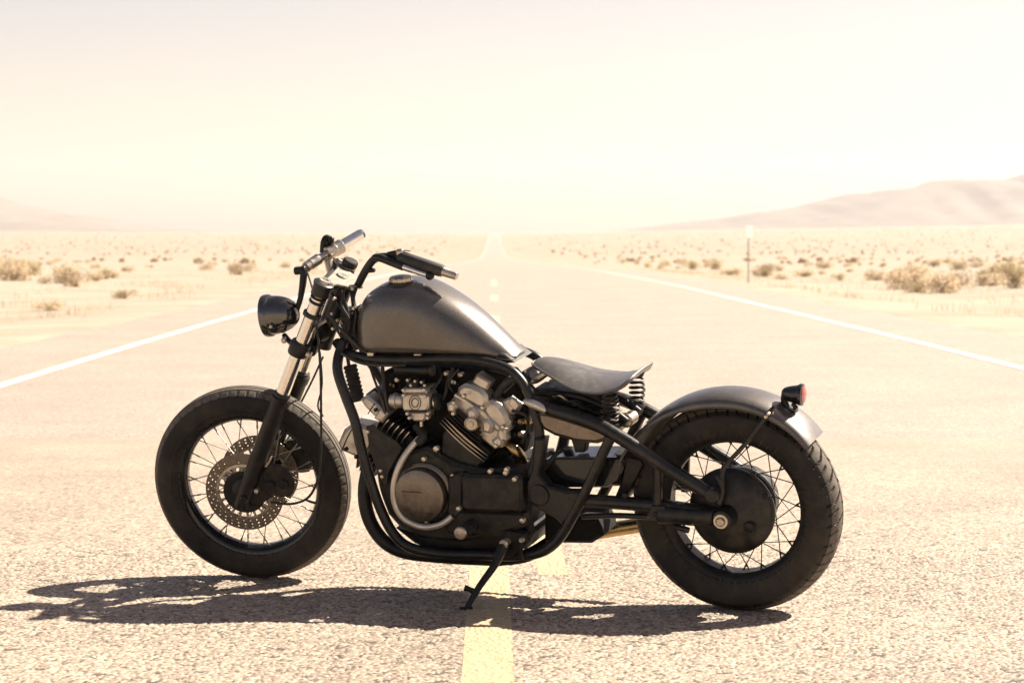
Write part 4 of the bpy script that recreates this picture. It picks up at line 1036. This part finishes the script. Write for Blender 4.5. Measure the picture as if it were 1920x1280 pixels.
MB().cyl(P(806, 694, .095), P(814, 694, .095), .0175, 16, .003).build('coil_cap', 'rubber', bike)
MB().lathe(P(777, 716, .10), (0, 0, 1), [(.022, -.02), (.026, -.012), (.026, .006), (.012, .012)], 20).build('slide_cover', 'black', cb)
bolts([(765, 712), (779, 714), (791, 716), (797, 722), (771, 722)], .125, 'steel', cb, 3.5 * U)
tube('throttle_cable', [(690, 676, .08), (700, 706, .10), (716, 750, .11), (722, 775, .11)], .0042, 'rubber')
tube('throttle_cable', [(716, 676, .07), (719, 706, .09), (722, 740, .10), (728, 770, .10)], .0062, 'rubber')
tube('fuel_hose', [(822, 690, .05), (828, 704, .07), (818, 722, .09), (806, 733, .10)], .0045, 'rubber')
tube('fuel_hose', [(850, 690, .05), (840, 712, .06), (836, 735, .06), (830, 750, .06)], .006, 'rubber')
tube('vent_hose', [(860, 692, .08), (848, 705, .09), (842, 722, .085), (850, 735, .06)], .004, 'rubber')
for x, y in ((850, 716), (862, 702), (836, 700), (735, 722), (744, 712)):
    MB().lathe(P(x, y, .07), (.1, 1, .2), [(.008, -.02), (.0095, 0), (.006, .004)], 10).build('hose_clip', rng.choice(('steel', 'golden_brown', 'black')), eng)
# ribbed breather hose down the front
a, b_ = P(656, 684, .05), P(672, 752, .06); ax = (b_ - a); L = ax.length
MB().lathe(a, ax, [(.0195 + .004 * (i % 2), L * i / 18) for i in range(19)], 18).build('ribbed_hose', 'rubber', bike)

# exhaust: header sweeping under the engine (and its twin on the right)
EX = [(690, 880, .06), (684, 915, .075), (686, 950, .085), (698, 985, .09), (722, 1016, .095), (758, 1034, .095), (810, 1041, .09), (870, 1045, .08), (938, 1048, .07)]
tube('exhaust_pipe', EX, .0225, 'black', n=18)
tube('exhaust_pipe', EX, .0225, 'black', n=18, mirror=True)
tube('exhaust_pipe', [(938, 1048, .07), (990, 1040, .02), (1040, 1010, -.04)], .021, 'rough_black', n=16)

# footrest, side stand
fp0 = P(862, 1000, .245)
pg = MB().lathe(Vector((fp0.x, .12, fp0.z)), (0, 1, 0), [(.010, 0), (.020, .01)] + [(.0195 + .0018 * (i % 2), .018 + .008 * i) for i in range(12)] + [(.020, .118), (.016, .120)], 20).build('footrest', 'rubber', bike)
MB().lathe(Vector((fp0.x, .238, fp0.z)), (0, 1, 0), [(.0205, 0), (.0215, .003), (.018, .007), (.006, .008)], 20).build('footrest_cap', 'steel', pg)
MB().ball(Vector((fp0.x, .246, fp0.z)), .004, 8).build('footrest_bolt', 'zinc', pg)
s0 = P(948, 1017, .185); s2 = G(874, 1143) + Vector((0, 0, .004)); s1 = s0.lerp(s2, .66)
bo = s0.lerp(s1, .5) + Vector((-.008, 0, 0))
st = MB()
st.tube([s0, s0.lerp(s1, .18), bo, s1, s2], [.020, .017, .012, .0105, .009], 14, sub=4)
so = st.build('side_stand', 'black', bike)
MB().lathe(s0 + Vector((0, .012, 0)), (0, 1, 0), [(.013, -.03), (.0145, 0), (.0145, .006), (.011, .009), (.004, .009)], 20).build('stand_pivot', 'zinc', so)
MB().prism(PL([(934, 1005), (948, 996), (985, 1000), (990, 1018), (975, 1032), (960, 1046), (940, 1044)], .172), (0, -.03, 0), .004).build('stand_bracket', 'black', so)
MB().lathe(P(978, 1012, .18), (0, 1, 0), [(.008, -.02), (.009, 0), (.006, .008)], 12).build('bracket_bolt', 'zinc', so)
MB().tube([P(979, 1014, .178), P(976, 1030, .178), P(978, 1048, .176)], [.006, .008, .007], 10).build('stand_stop', 'black', so)
tg = s0.lerp(s2, .76)
MB().tube([tg + Vector((0, 0, 0)), tg + Vector((.016, .006, .012)), tg + Vector((.032, .010, .018))], [.011, .008, .010], 12).build('stand_tang', 'black', so)
fdn = BI3 @ Vector((0, 0, 1))
MB().box(s2 + fdn * .004, BI3 @ Vector((.9, .1, 0)), BI3 @ Vector((-.1, .9, 0)), fdn, .020, .014, .005, .002).build('stand_foot', 'black', so)

# ------------------------------------------------------------------ roadside marker and desert shrubs
def gz(px, py):
    """where a photo pixel meets the ground"""
    d = C_FW + C_RT * ((px - 960) / F_PX) - C_UP * ((py - 640) / F_PX)
    t0, t = 3.0, 3.0
    while t < 9000:
        q = C_POS + d * t
        if q.z < terrain(q.x, q.y): break
        t0, t = t, t * 1.01
    for _ in range(20):
        m_ = (t0 + t) / 2; q = C_POS + d * m_
        if q.z < terrain(q.x, q.y): t = m_
        else: t0 = m_
    q = C_POS + d * t; q.z = terrain(q.x, q.y); return q
mk = gz(1403, 531); sc_ = mk.y / F_PX
e = bpy.data.objects.new('roadside_marker', None); COL.objects.link(e); e.location = mk; ORIGIN[e.name] = mk.copy()
tag(e, 'slim marker post with a small white plate beside the right edge of the road', 'road marker')
MB().box(mk + Vector((0, 0, 50 * sc_)), (1, 0, 0), (0, 1, 0), (0, 0, 1), .022, .016, 52 * sc_, .004).build('post', 'wood', e)
MB().box(mk + Vector((.02, -.03, 96 * sc_)), (.64, .77, 0), (.77, -.64, 0), (0, 0, 1), 12 * sc_, .006, 11 * sc_, .003).build('plate', 'white', e)

leaf_m = [mat('shrub_dry', (.56, .45, .315), .85, spec=.15, var=.25, vscale=3), mat('shrub_olive', (.52, .43, .28), .85, spec=.15, var=.25, vscale=3), mat('shrub_straw', (.60, .49, .33), .85, spec=.15, var=.2, vscale=3)]
for m_ in leaf_m:                                                          # thin dry leaves let the low sun through
    n, l = nodes(m_); p = n['Principled BSDF']; tr = n.new('ShaderNodeBsdfTranslucent'); mxs = n.new('ShaderNodeMixShader'); mxs.inputs[0].default_value = .5
    l.new(p.inputs['Base Color'].links[0].from_socket, tr.inputs[0])
    l.new(p.outputs[0], mxs.inputs[1]); l.new(tr.outputs[0], mxs.inputs[2]); l.new(mxs.outputs[0], n['Material Output'].inputs[0])
twig = mat('twig', (.36, .28, .19), .9, spec=.1)
def shrub_mesh(seed, nleaf, flat=.7):
    rg = random.Random(seed); mb = MB(); tw = MB()
    lobes = [(Vector((rg.uniform(-.5, .5), rg.uniform(-.4, .4), rg.uniform(.25, .6) * flat)), rg.uniform(.26, .48)) for _ in range(7)]
    for _ in range(nleaf):
        c, r = rg.choice(lobes)
        d = Vector((rg.gauss(0, 1), rg.gauss(0, 1), rg.gauss(0, 1))).normalized() * r * rg.random() ** .45
        d.z *= .8; q = c + d
        if q.z < .01: q.z = rg.uniform(.01, .12)
        a = Vector((rg.gauss(0, 1), rg.gauss(0, 1), rg.gauss(0, .8) + .5)).normalized(); b_ = a.orthogonal().normalized()
        s_ = rg.uniform(.035, .085)
        mb.add([q - a * s_, q + b_ * s_ * .32, q + a * s_, q - b_ * s_ * .32], [(0, 1, 2, 3)])
    for c, r in lobes:
        for _ in range(3):
            e_ = c + Vector((rg.uniform(-r, r), rg.uniform(-r, r), rg.uniform(0, r))) * .9
            tw.tube([Vector((rg.uniform(-.06, .06), rg.uniform(-.06, .06), -.03)), e_ * .5 + Vector((0, 0, .05)), e_], [.018, .011, .004], 5, sub=2)
    return mb, tw
protos = []
for i in range(6):
    mb, tw = shrub_mesh(100 + i, 800)
    fo = mb.build('shrub', leaf_m[i % 3], None, centre=False); so_ = tw.build('stems', twig, fo, centre=False)
    so_.location = (0, 0, 0); protos.append((fo, so_))
used = set()
def put(i, loc, wd, ht, rz, label, group=None, stems=True):
    f, s_ = protos[i]
    if i in used:
        c = f.copy(); COL.objects.link(c)
        if stems:
            d = s_.copy(); COL.objects.link(d); d.parent = c
    else: c = f; used.add(i)
    c.location = loc; c.scale = (wd, wd, ht); c.rotation_euler = (0, 0, rz)
    tag(c, label, 'shrub', group); return c
BIG = [  # photo x of the middle, photo y of the foot, width and height in photo pixels, kind, label
    (1768, 549, 74, 52, 0, 'largest brown shrub near the right edge of the photo by the sandy verge', 1),
    (1905, 540, 60, 62, 1, 'greyish green shrub cut off by the right edge of the photo', 1),
    (1678, 527, 56, 30, 3, 'low spreading dry shrub left of the largest brown shrub', 1),
    (1438, 519, 56, 30, 1, 'rounded shrub just right of the marker post', 1),
    (1367, 516, 56, 20, 2, 'low shrub clump just left of the marker post', 1),
    (1575, 526, 34, 20, 4, 'small shrub low beside the verge between marker post and largest shrub', 1),
    (1845, 529, 34, 34, 4, 'upright thin shrub between the largest shrub and the greyish green one', 1),
    (1750, 500, 36, 22, 2, 'straw coloured shrub standing right behind the largest brown shrub', 1),
    (1832, 502, 38, 16, 0, 'dark flat shrub behind the thin upright shrub on the right', 1),
    (1545, 503, 36, 20, 0, 'twin crowned brown shrub in mid distance right of the marker post', 1),
    (236, 560, 58, 24, 4, 'broad olive shrub closest to the left road shoulder', 1),
    (84, 531, 32, 18, 0, 'compact dark shrub at the far left behind the dry grass', 1),
    (180, 527, 44, 24, 2, 'pale straw shrub right of the compact dark one on the left', 1),
    (92, 582, 84, 22, 5, 'long low yellow tuft on the sand at the left', 1),
    (42, 518, 24, 14, 3, 'small shrub nearest the left edge of the photo', 1),
]
for x, y, wpx, hpx, k, lab, _ in BIG:
    q = gz(x, y); s_ = (q - C_POS).length / F_PX
    put(k, q, wpx * s_ / 1.5, hpx * s_ / .85, random.uniform(0, 6), lab)
rg = random.Random(21); cnt = 0
while cnt < 130:
    side = rg.random() < .45
    y = 55 * (14 ** rg.random()); hw = y * 1.05 * 960 / F_PX
    x = rg.uniform(9 + y * .01, hw + 2) if not side else -rg.uniform(9 + y * .012, hw + 2)
    if abs(x) > hw or (95 < y < 850 and rg.random() < .75) or (y < 95 and rg.random() < .72): continue
    s_ = rg.uniform(.35, 1.0) * (1 + .0006 * y)
    near = y < 130
    put(rg.randrange(6), Vector((x, y, terrain(x, y) - .02)), s_, s_ * rg.uniform(.7, 1.2), rg.uniform(0, 6),
        'small dry shrub among many alike on the pale sand ' + ('left' if x < 0 else 'right') + ' of the road', 'scattered shrubs ' + ('left' if x < 0 else 'right') + ' of the road', stems=near)
    cnt += 1
# the rest of the scrub, too far off to count
far = MB()
for _ in range(2300):
    y = 330 * (11 ** rg.random()); hw = y * 1.1 * 960 / F_PX
    x = rg.uniform(-hw, hw)
    if -14 - y * .01 < x < 14 + y * .01 or (y < 950 and rg.random() < .85): continue
    s_ = rg.uniform(.5, 1.3); z = terrain(x, y)
    n_ = 6; c = Vector((x, y, z - .05))
    b0 = [c + Vector((math.cos(2 * math.pi * i / n_) * s_ * rg.uniform(.5, .9), math.sin(2 * math.pi * i / n_) * s_ * .7, 0)) for i in range(n_)]
    t0 = [c + Vector((math.cos(2 * math.pi * i / n_) * s_ * rg.uniform(.35, .8), math.sin(2 * math.pi * i / n_) * s_ * .5, s_ * rg.uniform(.4, .8))) for i in range(n_)]
    far.rings([b0, t0], True, False, True)
tag(far.build('distant_scrub', leaf_m[0], sharp=30, centre=False), kind='stuff')
# thin dry grass along both verges
gr = MB()
for _ in range(9000):
    y = rg.uniform(26, 130); s = rg.random() < .5
    d = abs(rg.gauss(0, 3.5)) + 1.2
    x = ROAD_R + d if s else ROAD_L - d
    if noise.noise(Vector((x * .5, y * .22, 2))) < .12: continue
    h = rg.uniform(.05, .22); c = Vector((x, y, terrain(x, y) - .01)); t_ = Vector((rg.uniform(-.06, .06), rg.uniform(-.06, .06), h)); wv = Vector((.008, 0, 0))
    gr.add([c - wv, c + wv, c + t_], [(0, 1, 2)])
tag(gr.build('dry_grass', leaf_m[2], sharp=180, centre=False), kind='stuff')
